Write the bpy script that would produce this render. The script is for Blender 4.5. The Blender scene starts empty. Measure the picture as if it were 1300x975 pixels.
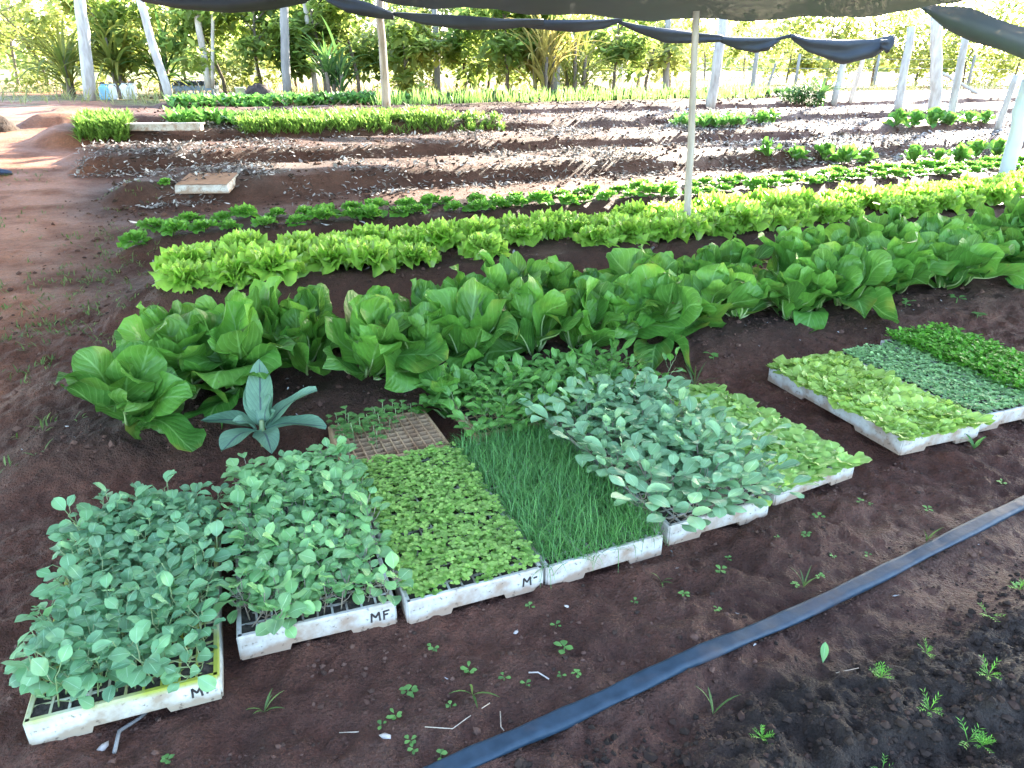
import bpy, math, random
import numpy as np

random.seed(7); rng = np.random.default_rng(11)
R_ = math.radians
S = bpy.context.scene
COL = S.collection

# ------------------------------------------------------------------ camera, sky, sun, exposure
F_PX, PITCH, CAM_H = 925.0, R_(23.3), 1.18
cam_d = bpy.data.cameras.new('camera'); cam = bpy.data.objects.new('camera', cam_d); COL.objects.link(cam)
cam.location = (0, 0, CAM_H); cam.rotation_euler = (R_(90) - PITCH, 0, 0)
cam_d.sensor_width = 36.0; cam_d.lens = 36.0 * F_PX / 1300.0
cam_d.clip_start = 0.05; cam_d.clip_end = 2000
S.camera = cam

TH = R_(24.0)                     # direction of the planting rows
CT, ST = math.cos(TH), math.sin(TH)
SUN_EL = R_(21.0); SUN_U, SUN_V = 0.86, 0.51           # where the sun stands, in row coordinates
sx, sy = SUN_U*CT - SUN_V*ST, SUN_U*ST + SUN_V*CT
SUN_AZ = math.atan2(sx, sy)       # clockwise from +Y
world = bpy.data.worlds.new('World'); S.world = world; world.use_nodes = True
wn = world.node_tree.nodes; bg = wn['Background']
sky = wn.new('ShaderNodeTexSky'); sky.sky_type = 'NISHITA'; sky.sun_disc = False
sky.sun_elevation = SUN_EL; sky.sun_rotation = SUN_AZ; sky.air_density = 1.0; sky.dust_density = 1.0
world.node_tree.links.new(sky.outputs[0], bg.inputs[0]); bg.inputs[1].default_value = 0.15
sl = bpy.data.lights.new('sun', 'SUN'); sl.energy = 4.4; sl.angle = R_(0.6); sl.color = (1.0, 0.90, 0.74)
sun = bpy.data.objects.new('sun', sl); COL.objects.link(sun)
sun.rotation_euler = (R_(90) - SUN_EL, 0, -SUN_AZ + math.pi)
# a sun lamp shines along its local -Z: aim it from the sun to the ground
from mathutils import Vector
sdir = Vector((math.cos(SUN_EL)*sx, math.cos(SUN_EL)*sy, math.sin(SUN_EL))).normalized()
sun.rotation_euler = (-sdir).to_track_quat('-Z', 'Y').to_euler()
S.view_settings.view_transform = 'Standard'; S.view_settings.look = 'None'
S.view_settings.exposure = 3.5; S.view_settings.gamma = 1.0
S.view_settings.use_curve_mapping = False

# ------------------------------------------------------------------ helpers
def W(u, v, z=0.0): return np.array([u*CT - v*ST, u*ST + v*CT, z])
def UV(x, y): return x*CT + y*ST, -x*ST + y*CT

def tag(o, label=None, cat=None, group=None, kind=None):
    if label: o['label'] = label
    if cat: o['category'] = cat
    if group: o['group'] = group
    if kind: o['kind'] = kind
    return o
def empty(name, loc, rz=0.0):
    o = bpy.data.objects.new(name, None); COL.objects.link(o)
    o.location = loc; o.rotation_euler = (0, 0, rz); o.empty_display_size = 0.05
    return o
def copy_tree(o, loc, rot=(0, 0, 0), sc=1.0):
    c = o.copy(); COL.objects.link(c); c.location = loc; c.rotation_euler = rot; c.scale = (sc, sc, sc)
    for ch in list(o.children):
        d = ch.copy(); COL.objects.link(d); d.parent = c
    return c

class MB:
    """collects vertices, faces, a tint per vertex and leaf coordinates per vertex"""
    def __init__(s): s.v = []; s.f = []; s.t = []; s.st = []; s.n = 0
    def add(s, v, f, tint=(0.5, 0.5), st=None):
        v = np.asarray(v, float).reshape(-1, 3); k = len(v)
        s.v.append(v); s.f += [tuple(i + s.n for i in q) for q in f]
        t = np.asarray(tint, float)
        s.t.append(np.tile(t, (k, 1)) if t.ndim == 1 else t)
        s.st.append(np.zeros((k, 2)) if st is None else st)
        s.n += k
        return s
    def box(s, c, d, rz=0.0, tint=(0.5, 0.5)):
        c = np.array(c, float); h = np.array(d, float)/2
        p = np.array([[a, b, e] for a in (-1, 1) for b in (-1, 1) for e in (-1, 1)], float)*h
        if rz:
            q = p.copy(); p[:, 0] = q[:, 0]*math.cos(rz) - q[:, 1]*math.sin(rz); p[:, 1] = q[:, 0]*math.sin(rz) + q[:, 1]*math.cos(rz)
        return s.add(p + c, [(0, 1, 3, 2), (4, 6, 7, 5), (0, 4, 5, 1), (2, 3, 7, 6), (0, 2, 6, 4), (1, 5, 7, 3)], tint)
    def tube(s, pts, rad, n=8, tint=(0.5, 0.5), cap=True, jitter=0.0):
        pts = np.asarray(pts, float); m = len(pts)
        rad = np.broadcast_to(np.asarray(rad, float), (m,))
        d = np.gradient(pts, axis=0); d /= np.linalg.norm(d, axis=1)[:, None] + 1e-9
        ref = np.array([0, 0, 1.0]) if abs(d[:, 2]).mean() < 0.8 else np.array([0, 1.0, 0])
        vs = []
        for i in range(m):
            a = np.cross(d[i], ref); a /= np.linalg.norm(a) + 1e-9; b = np.cross(a, d[i])
            for k in range(n):
                w = 2*math.pi*k/n; r = rad[i]*(1 + (jitter*(rng.random()-.5) if jitter else 0))
                vs.append(pts[i] + r*(a*math.cos(w) + b*math.sin(w)))
        fs = [(i*n+k, i*n+(k+1) % n, (i+1)*n+(k+1) % n, (i+1)*n+k) for i in range(m-1) for k in range(n)]
        if cap: fs += [tuple(range(n))[::-1], tuple((m-1)*n+k for k in range(n))]
        st = np.stack([np.repeat(np.linspace(0, 1, m), n), np.zeros(m*n)], 1)
        return s.add(vs, fs, tint, st)
    def mesh(s, name, mat, smooth=True):
        me = bpy.data.meshes.new(name)
        V = np.concatenate(s.v) if s.v else np.zeros((0, 3))
        me.from_pydata(V.tolist(), [], s.f); me.update()
        if smooth: me.polygons.foreach_set('use_smooth', [True]*len(me.polygons))
        T = np.concatenate(s.t); C4 = np.ones((len(V), 4)); C4[:, :2] = T[:, :2]
        if T.shape[1] > 2: C4[:, 2] = T[:, 2]
        a = me.color_attributes.new('tint', 'FLOAT_COLOR', 'POINT'); a.data.foreach_set('color', C4.ravel())
        ul = me.uv_layers.new(name='leaf'); li = np.empty(len(me.loops), dtype=np.int32); me.loops.foreach_get('vertex_index', li)
        ul.data.foreach_set('uv', np.concatenate(s.st)[li].ravel())
        me.materials.append(mat)
        return me
    def build(s, name, mat, parent=None, smooth=True):
        o = bpy.data.objects.new(name, s.mesh(name, mat, smooth)); COL.objects.link(o)
        if parent: o.parent = parent
        return o

def leaf(mb, L, Wd, az, el, bend, cup=0.2, ruf=0.0, rk=3.0, n=6, m=4, base=(0, 0, 0), tint=None, stalk=0.0, prof=0.6, roll=0.0, tipw=0.0, wav=0.0):
    """one leaf: a curved grid; prof = where it is widest, cup lifts the sides, ruf frills the margin"""
    s_ = np.linspace(0, 1, n+1); t_ = np.linspace(-1, 1, m+1)
    ss = np.clip((s_ - stalk)/(1 - stalk), 0, 1)
    p = math.log(0.5)/math.log(prof)
    w = np.sin(np.pi*np.clip(ss, 0, 1)**p)**0.75*(1-tipw) + tipw*np.sqrt(np.clip(ss, 0, 1))
    w = np.maximum(w, 0.035)*Wd/2
    if tipw: w[-1] *= 0.75
    ang = el + bend*s_**1.3
    ds = L/n
    x = np.concatenate([[0], np.cumsum(np.cos(ang[:-1])*ds)]); z = np.concatenate([[0], np.cumsum(np.sin(ang[:-1])*ds)])
    nx, nz = -np.sin(ang), np.cos(ang)
    SS, TT = np.meshgrid(s_, t_, indexing='ij')
    ph = rng.random()*6.28; ph2 = rng.random()*6.28
    off = cup*TT**2*w[:, None] + ruf*np.abs(TT)**1.6*np.sin(rk*6.28*SS + ph + np.sign(TT)*ph2)*(0.25+SS) + wav*np.sin(SS*7+ph2+TT*1.5)
    yy = TT*w[:, None]
    if roll:
        rr_ = roll*SS; yy, off = yy*np.cos(rr_) - off*np.sin(rr_), yy*np.sin(rr_) + off*np.cos(rr_)
    X = x[:, None] + nx[:, None]*off; Z = z[:, None] + nz[:, None]*off
    ca, sa = math.cos(az), math.sin(az)
    P = np.stack([X*ca - yy*sa, X*sa + yy*ca, Z], -1).reshape(-1, 3) + np.array(base)
    k = m+1
    fs = [(i*k+j, (i+1)*k+j, (i+1)*k+j+1, i*k+j+1) for i in range(n) for j in range(m)]
    if tint is None: tint = (rng.random(), rng.random())
    mb.add(P, fs, tint, np.stack([SS.ravel(), TT.ravel()], 1))
    return P.reshape(n+1, k, 3)

def frill_leaf(mb, L, fan, az, el, bend, frill, k=8, nr=6, nf=18, base=(0, 0, 0), tint=None, cup=.2):
    """a fan shaped leaf whose margin is gathered into frills"""
    rr = np.linspace(0, 1, nr+1)**.85; ff = np.linspace(-1, 1, nf+1)
    RR, FF = np.meshgrid(rr, ff, indexing='ij'); ph = rng.random(4)*6.28
    out = L*(1 + .06*np.sin(FF*5+ph[0]) + .05*np.sin(FF*11+ph[1]))*(1-.12*np.abs(FF)**3)
    fa = fan*FF*(.30+.70*np.minimum(1, RR*1.5))
    xl = RR*out*np.cos(fa)*(1-.10*(1-RR)); yl = RR*out*np.sin(fa)
    w = frill*(np.sin(k*FF+ph[2]) + .55*np.sin(1.9*k*FF+ph[3]) + .3*np.sin(3.3*k*FF+ph[0]))*RR**2.2
    hz = cup*L*(FF**2)*RR*.8 + w
    s_ = np.clip(xl/L, 0, 1.1); ang = el + bend*s_
    px = L*(np.sin(ang)-math.sin(el))/bend; pz = -L*(np.cos(ang)-math.cos(el))/bend
    X = px - np.sin(ang)*hz; Z = pz + np.cos(ang)*hz; Y = yl + .35*w*np.cos(k*FF+ph[1])
    ca, sa = math.cos(az), math.sin(az); kk = nf+1
    P = np.stack([X*ca-Y*sa, X*sa+Y*ca, Z], -1).reshape(-1, 3)+np.array(base)
    if tint is None: tint = (rng.random(), rng.random())
    mb.add(P, [(i*kk+j, (i+1)*kk+j, (i+1)*kk+j+1, i*kk+j+1) for i in range(nr) for j in range(nf)], tint, np.stack([RR.ravel(), FF.ravel()], 1))

# numpy value noise
_perm = rng.random((512, 512))
def vnoise(x, y):
    xi = np.floor(x).astype(int); yi = np.floor(y).astype(int); fx = x-xi; fy = y-yi
    fx = fx*fx*(3-2*fx); fy = fy*fy*(3-2*fy)
    g = lambda a, b: _perm[a % 512, b % 512]
    return (g(xi, yi)*(1-fx)+g(xi+1, yi)*fx)*(1-fy) + (g(xi, yi+1)*(1-fx)+g(xi+1, yi+1)*fx)*fy
def fbm(x, y, o=4):
    r = 0; a = .5
    for i in range(o): r = r + a*vnoise(x+i*17.3, y+i*9.1); x = x*2.03; y = y*2.03; a *= .5
    return r
def sstep(a, b, x): t = np.clip((x-a)/(b-a), 0, 1); return t*t*(3-2*t)

# ------------------------------------------------------------------ terrain
BEDS = [(2.84, 1.0, .08, -0.75), (4.38, 1.05, .13, -0.40), (5.95, .95, .12, -0.5), (8.2, 1.0, .17, -0.6),
        (9.9, 1.0, .17, -1.1), (11.6, 1.0, .17, -1.6), (13.3, 1.0, .17, -1.9), (15.0, 1.1, .13, -0.2)]
def base_z(u, v):
    z = 0.55*sstep(6.0, 16.5, v) + np.maximum(v-16, 0)*0.009
    return z
def ground_z(u, v):
    u = np.asarray(u, float); v = np.asarray(v, float)
    z = base_z(u, v)
    for c, w, h, u0 in BEDS:
        wob = 0.03*np.sin(u*1.7+c) + 0.02*np.sin(u*4.1+2*c)
        e = sstep(-w/2-.12, -w/2+.16, v-c+wob)*sstep(-w/2-.12, -w/2+.16, -(v-c)-wob)*sstep(u0-.1, u0+.35, u+.1*np.sin(v*5))
        z = z + h*e*(1-sstep(22, 26, u))
    z = z + 0.05*sstep(0.86, 0.62, v+.03*np.sin(u*3))      # the dark seed bed nearest the camera
    z = z + 0.03*sstep(-.4, -1.5, u)*sstep(1.5, 3, v)
    return z
def at(px, py, dz=0.0):
    """point of the ground seen at a pixel of the photograph"""
    X = (px-650)/F_PX; Y = (487.5-py)/F_PX; c, s = math.cos(PITCH), math.sin(PITCH)
    d = np.array([X, c+Y*s, -s+Y*c]); t = 0.5; o = np.array([0, 0, CAM_H])
    while t < 400:
        p = o + d*t; u, v = UV(p[0], p[1])
        if p[2] < float(ground_z(u, v)) + dz: return p
        t *= 1.004
    return o + d*t
def ray(px, py, Y_):
    """point at world depth Y_ on the line of sight through a pixel"""
    X = (px-650)/F_PX; Y = (487.5-py)/F_PX; c, s = math.cos(PITCH), math.sin(PITCH)
    d = np.array([X, c+Y*s, -s+Y*c]); return np.array([0, 0, CAM_H]) + d*(Y_/d[1])
def on(u, v, dz=0.0): return W(u, v, float(ground_z(u, v))+dz)

# ------------------------------------------------------------------ materials
def mat_new(name):
    m = bpy.data.materials.new(name); m.use_nodes = True; nt = m.node_tree
    return m, nt, nt.nodes['Principled BSDF'], nt.nodes['Material Output']
def N(nt, kind, **kw):
    n = nt.nodes.new(kind)
    for k, v in kw.items():
        if k in n.inputs: n.inputs[k].default_value = v
        else: setattr(n, k, v)
    return n
def mixc(nt, a, b, fac, mode='MIX'):
    n = nt.nodes.new('ShaderNodeMix'); n.data_type = 'RGBA'; n.blend_type = mode
    for sock, val in ((n.inputs[0], fac), (n.inputs[6], a), (n.inputs[7], b)):
        if hasattr(val, 'is_output'): nt.links.new(val, sock)
        elif isinstance(val, (int, float)): sock.default_value = val
        else: sock.default_value = (*val, 1)
    return n.outputs[2]
def mth(nt, op, a, b=0.0, clamp=False):
    n = nt.nodes.new('ShaderNodeMath'); n.operation = op; n.use_clamp = clamp
    for i, val in enumerate((a, b)):
        if hasattr(val, 'is_output'): nt.links.new(val, n.inputs[i])
        else: n.inputs[i].default_value = val
    return n.outputs[0]
def ramp(nt, fac, lo, hi):
    n = nt.nodes.new('ShaderNodeMapRange'); n.clamp = True
    n.inputs[1].default_value = lo; n.inputs[2].default_value = hi
    nt.links.new(fac, n.inputs[0]); return n.outputs[0]
def noise(nt, scale, detail=4, vec=None, rough=.55):
    n = N(nt, 'ShaderNodeTexNoise', Scale=scale, Detail=detail, Roughness=rough)
    if vec: nt.links.new(vec, n.inputs['Vector'])
    return n.outputs['Fac']
def objco(nt): return nt.nodes.new('ShaderNodeTexCoord').outputs['Object']

def leaf_mat(name, c1, c2, vein=None, rough=.45, trans=.35, tcol=None, veinw=.07, side=0.0, spec=.4, edge=None, bump=.0, age=0.0):
    m, nt, b, out = mat_new(name)
    at_ = N(nt, 'ShaderNodeAttribute', attribute_name='tint'); sep = nt.nodes.new('ShaderNodeSeparateColor'); nt.links.new(at_.outputs['Color'], sep.inputs[0])
    inf = nt.nodes.new('ShaderNodeObjectInfo')
    col = mixc(nt, c1, c2, mth(nt, 'ADD', mth(nt, 'MULTIPLY', sep.outputs[0], .75), mth(nt, 'MULTIPLY', inf.outputs['Random'], .25)))
    col = mixc(nt, col, mixc(nt, (.68, .68, .72), (1.18, 1.18, 1.05), sep.outputs[1]), 1.0, 'MULTIPLY')
    nz = noise(nt, 35, 3, objco(nt))
    col = mixc(nt, col, (0.0, 0.0, 0.0), mth(nt, 'MULTIPLY', ramp(nt, nz, .45, .8), .22))
    uvn = N(nt, 'ShaderNodeUVMap', uv_map='leaf'); sp = nt.nodes.new('ShaderNodeSeparateXYZ'); nt.links.new(uvn.outputs[0], sp.inputs[0])
    at_abs = mth(nt, 'ABSOLUTE', sp.outputs[1])
    if vein is not None:
        mid = mth(nt, 'SUBTRACT', 1.0, ramp(nt, at_abs, veinw*.4, veinw*1.3), True)
        ww = mth(nt, 'SUBTRACT', mth(nt, 'MULTIPLY', sp.outputs[0], 9.0), mth(nt, 'MULTIPLY', at_abs, 3.2))
        fr = mth(nt, 'ABSOLUTE', mth(nt, 'SUBTRACT', mth(nt, 'FRACT', ww), .5))
        sv = mth(nt, 'MULTIPLY', mth(nt, 'SUBTRACT', 1.0, ramp(nt, fr, .02, .10), True), side)
        vv = mth(nt, 'MAXIMUM', mid, sv)
        col = mixc(nt, col, vein, mth(nt, 'MULTIPLY', vv, .85))
        if bump:
            bp = N(nt, 'ShaderNodeBump', Strength=bump, Distance=.004); 
            hh = mth(nt, 'ADD', mth(nt, 'MULTIPLY', fr, 1.0), mth(nt, 'MULTIPLY', noise(nt, 60, 2, objco(nt)), 1.2))
            nt.links.new(hh, bp.inputs['Height']); nt.links.new(bp.outputs[0], b.inputs['Normal'])
    if age:
        na = noise(nt, 7, 3, objco(nt)); col = mixc(nt, col, (.30, .34, .06), mth(nt, 'MULTIPLY', mth(nt, 'MULTIPLY', ramp(nt, na, .56, .72), ramp(nt, at_abs, .2, 1.0)), age))
        col = mixc(nt, col, (.09, .06, .03), mth(nt, 'MULTIPLY', ramp(nt, noise(nt, 55, 2, objco(nt)), .70, .76), .8))
    if edge is not None: col = mixc(nt, col, edge, ramp(nt, at_abs, .8, 1.0))
    nt.links.new(col, b.inputs['Base Color']); b.inputs['Roughness'].default_value = rough
    b.inputs['Specular IOR Level'].default_value = spec
    tr = nt.nodes.new('ShaderNodeBsdfTranslucent')
    hs = N(nt, 'ShaderNodeHueSaturation', Hue=.494, Saturation=1.0, Value=1.5); nt.links.new(col, hs.inputs['Color']); nt.links.new(hs.outputs[0], tr.inputs[0])
    mx = nt.nodes.new('ShaderNodeMixShader'); mx.inputs[0].default_value = trans
    nt.links.new(b.outputs[0], mx.inputs[1]); nt.links.new(tr.outputs[0], mx.inputs[2]); nt.links.new(mx.outputs[0], out.inputs[0])
    return m
def plain_mat(name, c1, c2, scale=8, rough=.7, bump=.3, bscale=40, dist=.01, spec=.3, stretch=None):
    m, nt, b, out = mat_new(name)
    co = objco(nt)
    if stretch:
        mp = N(nt, 'ShaderNodeMapping'); mp.inputs['Scale'].default_value = stretch; nt.links.new(co, mp.inputs[0]); co = mp.outputs[0]
    col = mixc(nt, c1, c2, ramp(nt, noise(nt, scale, 5, co), .3, .7))
    nt.links.new(col, b.inputs['Base Color']); b.inputs['Roughness'].default_value = rough; b.inputs['Specular IOR Level'].default_value = spec
    if bump:
        bp = N(nt, 'ShaderNodeBump', Strength=bump, Distance=dist); nt.links.new(noise(nt, bscale, 6, co), bp.inputs['Height']); nt.links.new(bp.outputs[0], b.inputs['Normal'])
    return m
def tint_mat(name, cols, rough=.7, spec=.2, trans=0.0):
    """colour picked along a list by the per-piece tint"""
    m, nt, b, out = mat_new(name)
    at_ = N(nt, 'ShaderNodeAttribute', attribute_name='tint'); sep = nt.nodes.new('ShaderNodeSeparateColor'); nt.links.new(at_.outputs['Color'], sep.inputs[0])
    cr = nt.nodes.new('ShaderNodeValToRGB'); el = cr.color_ramp.elements
    while len(el) < len(cols): el.new(.5)
    for i, c in enumerate(cols): el[i].position = i/(len(cols)-1); el[i].color = (*c, 1)
    nt.links.new(sep.outputs[0], cr.inputs[0]); nt.links.new(cr.outputs[0], b.inputs['Base Color'])
    b.inputs['Roughness'].default_value = rough; b.inputs['Specular IOR Level'].default_value = spec
    if trans:
        tr = nt.nodes.new('ShaderNodeBsdfTranslucent'); nt.links.new(cr.outputs[0], tr.inputs[0])
        mx = nt.nodes.new('ShaderNodeMixShader'); mx.inputs[0].default_value = trans
        nt.links.new(b.outputs[0], mx.inputs[1]); nt.links.new(tr.outputs[0], mx.inputs[2]); nt.links.new(mx.outputs[0], out.inputs[0])
    return m

# soil: colour of the soil kind comes with the mesh, grain and dampness from noise
def soil_mat():
    m, nt, b, out = mat_new('soil')
    g = nt.nodes.new('ShaderNodeNewGeometry').outputs['Position']
    a = N(nt, 'ShaderNodeAttribute', attribute_name='soil'); col = a.outputs['Color']
    n1 = noise(nt, 2.2, 6, g, .6); n2 = noise(nt, 26, 6, g, .65); n3 = noise(nt, 140, 3, g)
    col = mixc(nt, col, (1.45, 1.3, 1.25), ramp(nt, n2, .4, .75), 'MULTIPLY')
    col = mixc(nt, col, (.55, .5, .5), ramp(nt, n1, .42, .68), 'MULTIPLY')
    col = mixc(nt, col, (.42, .42, .42), ramp(nt, n3, .5, .72), 'MULTIPLY'); col = mixc(nt, col, (1.7, 1.6, 1.5), ramp(nt, noise(nt, 260, 2, g), .60, .72), 'MULTIPLY')
    nt.links.new(col, b.inputs['Base Color'])
    r = nt.nodes.new('ShaderNodeMapRange'); r.inputs[1].default_value = .4; r.inputs[2].default_value = .7; r.inputs[3].default_value = .62; r.inputs[4].default_value = .95
    nt.links.new(n1, r.inputs[0]); nt.links.new(r.outputs[0], b.inputs['Roughness']); b.inputs['Specular IOR Level'].default_value = .3
    h = mth(nt, 'ADD', mth(nt, 'ADD', mth(nt, 'MULTIPLY', n2, 1.0), mth(nt, 'MULTIPLY', n3, .45)), mth(nt, 'MULTIPLY', noise(nt, 420, 2, g), .12))
    bp = N(nt, 'ShaderNodeBump', Strength=.9, Distance=.03); nt.links.new(h, bp.inputs['Height']); nt.links.new(bp.outputs[0], b.inputs['Normal'])
    return m
M = {}
M['soil'] = soil_mat()

# ------------------------------------------------------------------ ground
def axis(parts):
    r = []
    for a, b, st in parts: r += list(np.arange(a, b-1e-6, st))
    r.append(parts[-1][1]); return np.array(r)
gu = axis([(-160, -40, 12), (-40, -8, 1.5), (-8, -2.2, .12), (-2.2, -1.4, .03), (-1.4, 2.8, .0115), (2.8, 4.6, .03), (4.6, 9, .06), (9, 26, .2), (26, 80, 3), (80, 400, 20)])
gv = axis([(-60, -5, 6), (-5, 0, .4), (0, 0.25, .05), (.25, 2.5, .0115), (2.5, 6, .032), (6, 17, .07), (17, 30, .4), (30, 80, 3), (80, 500, 20)])
UU, VV = np.meshgrid(gu, gv, indexing='ij')
Zg = ground_z(UU, VV)
near = sstep(9, 3, VV)*sstep(-6, -2, UU)*sstep(9, 5, UU)
rough_f = 0.35+0.65*sstep(.2, .5, fbm(UU*1.3+5, VV*1.3, 2))
Zg = Zg + (fbm(UU*2.2, VV*2.2, 3)-.45)*.05*sstep(40, 20, VV)*sstep(.2, 1.2, VV+.6) + near*((fbm(UU*11, VV*11, 4)-.47)*.06 + (fbm(UU*27+7, VV*27, 2)-.38)*.026 + (np.maximum(vnoise(UU*52+3, VV*52), .35)-.5)*.011)*rough_f
dark = sstep(.86, .70, VV + .05*np.sin(UU*4) + .25*(fbm(UU*3, VV*3, 3)-.45))*sstep(-.2, .5, UU)
Zg = Zg + dark*(((fbm(UU*9, VV*9, 2)-.4)*.05+(vnoise(UU*34, VV*34)-.5)*.018+(vnoise(UU*60, VV*60)-.5)*.014))
# keep it smooth under the trays
trayzone = sstep(.75, .95, VV)*sstep(2.35, 2.1, VV)*sstep(-1.3, -1.0, UU)
c_clay = np.array([.094, .038, .024]); c_wet = np.array([.072, .034, .024]); c_dark = np.array([.030, .021, .016]); c_path = np.array([.330, .148, .085])
c_humus = np.array([.056, .029, .019]); c_field = np.array([.20, .17, .075]); c_sand = np.array([.28, .16, .105])
colr = np.ones(UU.shape + (3,))*c_clay
def blend(c, w):
    global colr
    w = np.clip(w, 0, 1)[..., None]; colr = colr*(1-w) + c*w
blend(c_wet, sstep(1.35, .95, VV)*.8)
blend(c_dark, dark)
blend(c_path, sstep(-.35, -1.3, UU + .5*(fbm(UU*2, VV*2, 3)-.45))*sstep(2.3, 3.6, VV))
for c, w, h, u0 in BEDS:
    e = sstep(w/2+.15, w/2-.15, np.abs(VV-c))*sstep(u0-.1, u0+.4, UU)*sstep(24, 20, UU)
    blend(c_humus, e*(.85 if c < 7.5 else .2))
blend(np.array([.105, .052, .036]), sstep(6.8, 7.6, VV)*sstep(-1.3, -.3, UU))
nz = fbm(UU*.5, VV*.5, 3)
ash = sstep(.40, .55, fbm(UU*1.4+9, VV*2.2, 3))
for c in (8.2, 9.9, 11.6): blend(np.array([.105, .088, .080]), sstep(.62, .25, np.abs(VV-c))*sstep(-.9, -.2, UU)*ash*.75)
blend(c_sand, sstep(11.5, 13, VV)*sstep(-1.0, -2.5, UU)*.9)
blend(c_field*(1), sstep(16.3, 17.2, VV + 2*(nz-.45))*sstep(.36, .52, nz + .25*sstep(18, 24, VV)))
blend(c_path*1.1, sstep(16.0, 17.0, VV)*sstep(.48, .36, nz)*.8)
blend(np.array([.20, .24, .08]), sstep(35, 50, VV)*.9)
pts = np.stack([UU*CT - VV*ST, UU*ST + VV*CT, Zg], -1).reshape(-1, 3)
nu, nv = len(gu), len(gv)
ii, jj = np.meshgrid(np.arange(nu-1), np.arange(nv-1), indexing='ij')
q = np.stack([ii*nv+jj, (ii+1)*nv+jj, (ii+1)*nv+jj+1, ii*nv+jj+1], -1).reshape(-1, 4)
me = bpy.data.meshes.new('ground')
me.vertices.add(len(pts)); me.vertices.foreach_set('co', pts.ravel())
me.loops.add(q.size); me.loops.foreach_set('vertex_index', q.ravel().astype(np.int32))
me.polygons.add(len(q)); me.polygons.foreach_set('loop_start', np.arange(0, q.size, 4, dtype=np.int32))
me.update(calc_edges=True); me.validate()
me.polygons.foreach_set('use_smooth', [True]*len(me.polygons))
ca = me.color_attributes.new('soil', 'FLOAT_COLOR', 'POINT'); ca.data.foreach_set('color', np.concatenate([colr.reshape(-1, 3), np.ones((nu*nv, 1))], 1).ravel())
me.materials.append(M['soil'])
ground = bpy.data.objects.new('ground', me); COL.objects.link(ground); tag(ground, kind='structure')
def gz(u, v):
    """height of the ground mesh itself"""
    i = min(max(np.searchsorted(gu, u)-1, 0), nu-2); j = min(max(np.searchsorted(gv, v)-1, 0), nv-2)
    a = (u-gu[i])/(gu[i+1]-gu[i]); b = (v-gv[j])/(gv[j+1]-gv[j])
    return float((Zg[i, j]*(1-a)+Zg[i+1, j]*a)*(1-b) + (Zg[i, j+1]*(1-a)+Zg[i+1, j+1]*a)*b)
def gx(x, y): u, v = UV(x, y); return gz(u, v)
def G(px, py):
    p = at(px, py); p[2] = gx(p[0], p[1]); return p

# ------------------------------------------------------------------ shade cloths
def cloth_mat(name, c, transp, transl=.3):
    m, nt, b, out = mat_new(name)
    co = objco(nt); n1 = noise(nt, 1.2, 3, co); n2 = noise(nt, 14, 2, co)
    col = mixc(nt, c, tuple(k*1.7 for k in c), ramp(nt, n1, .35, .7))
    nt.links.new(col, b.inputs['Base Color']); b.inputs['Roughness'].default_value = .6
    tr = nt.nodes.new('ShaderNodeBsdfTranslucent'); nt.links.new(mixc(nt, col, (2.5, 2.5, 2.5), 1.0, 'MULTIPLY'), tr.inputs[0])
    m1 = nt.nodes.new('ShaderNodeMixShader'); m1.inputs[0].default_value = transl; nt.links.new(b.outputs[0], m1.inputs[1]); nt.links.new(tr.outputs[0], m1.inputs[2])
    tp = nt.nodes.new('ShaderNodeBsdfTransparent'); m2 = nt.nodes.new('ShaderNodeMixShader')
    nt.links.new(mth(nt, 'MULTIPLY', ramp(nt, n2, .2, .8), transp*2), m2.inputs[0])
    nt.links.new(m1.outputs[0], m2.inputs[1]); nt.links.new(tp.outputs[0], m2.inputs[2]); nt.links.new(m2.outputs[0], out.inputs[0])
    return m
M['cloth'] = cloth_mat('shade cloth', (.030, .038, .048), 0.0, .25)
M['mesh_cloth'] = cloth_mat('thin shade cloth', (.030, .046, .062), .003, .14)
M['unseen_roof_cloth'] = cloth_mat('roof shade cloth', (.05, .055, .06), .0, .5)

def sheet(name, rows, mat, thick=.004, parent=None):
    """a cloth through rows of points, resampled and given thickness"""
    rows = np.asarray(rows, float); n, m, _ = rows.shape
    V = rows.reshape(-1, 3)
    fs = [(i*m+j, (i+1)*m+j, (i+1)*m+j+1, i*m+j+1) for i in range(n-1) for j in range(m-1)]
    mb = MB(); mb.add(V, fs); return mb.build(name, mat, parent)

# roof sheets above the beds, out of view, added to cast the shade
SH = 2.45/math.tan(SUN_EL)
def unseen_roof(name, poly, z, label):
    mb = MB(); n = 26; rows = []
    for i in range(n+1):
        a = i/n; p0 = np.array(poly[0])*(1-a) + np.array(poly[1])*a; p1 = np.array(poly[3])*(1-a) + np.array(poly[2])*a
        row = []
        for j in range(n+1):
            b = j/n; p = p0*(1-b)+p1*b
            row.append(W(p[0], p[1], z + .05*math.sin(p[0]*1.3)*math.sin(p[1]*1.1)))
        rows.append(row)
    o = sheet(name, rows, M['unseen_roof_cloth']); tag(o, label, 'shade cloth'); return o
unseen_roof('unseen_shade_cloth', [(-9, 1.2), (11.5, 1.2), (11.5, 7.35), (-9, 7.35)], 2.5, 'wide unseen shade cloth added to shade the trays and front beds')
unseen_roof('unseen_shade_cloth', [(-9, 7.25), (8.3, 7.25), (7.3, 11.2), (-7, 11.2)], 2.52, 'wide unseen shade cloth added to shade the lettuce beds')

unseen_roof('unseen_shade_cloth', [(-7, 11.05), (6.2, 11.05), (5.0, 12.9), (-7, 12.9)], 2.58, 'narrow unseen shade cloth added to shade the path at the left')
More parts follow.
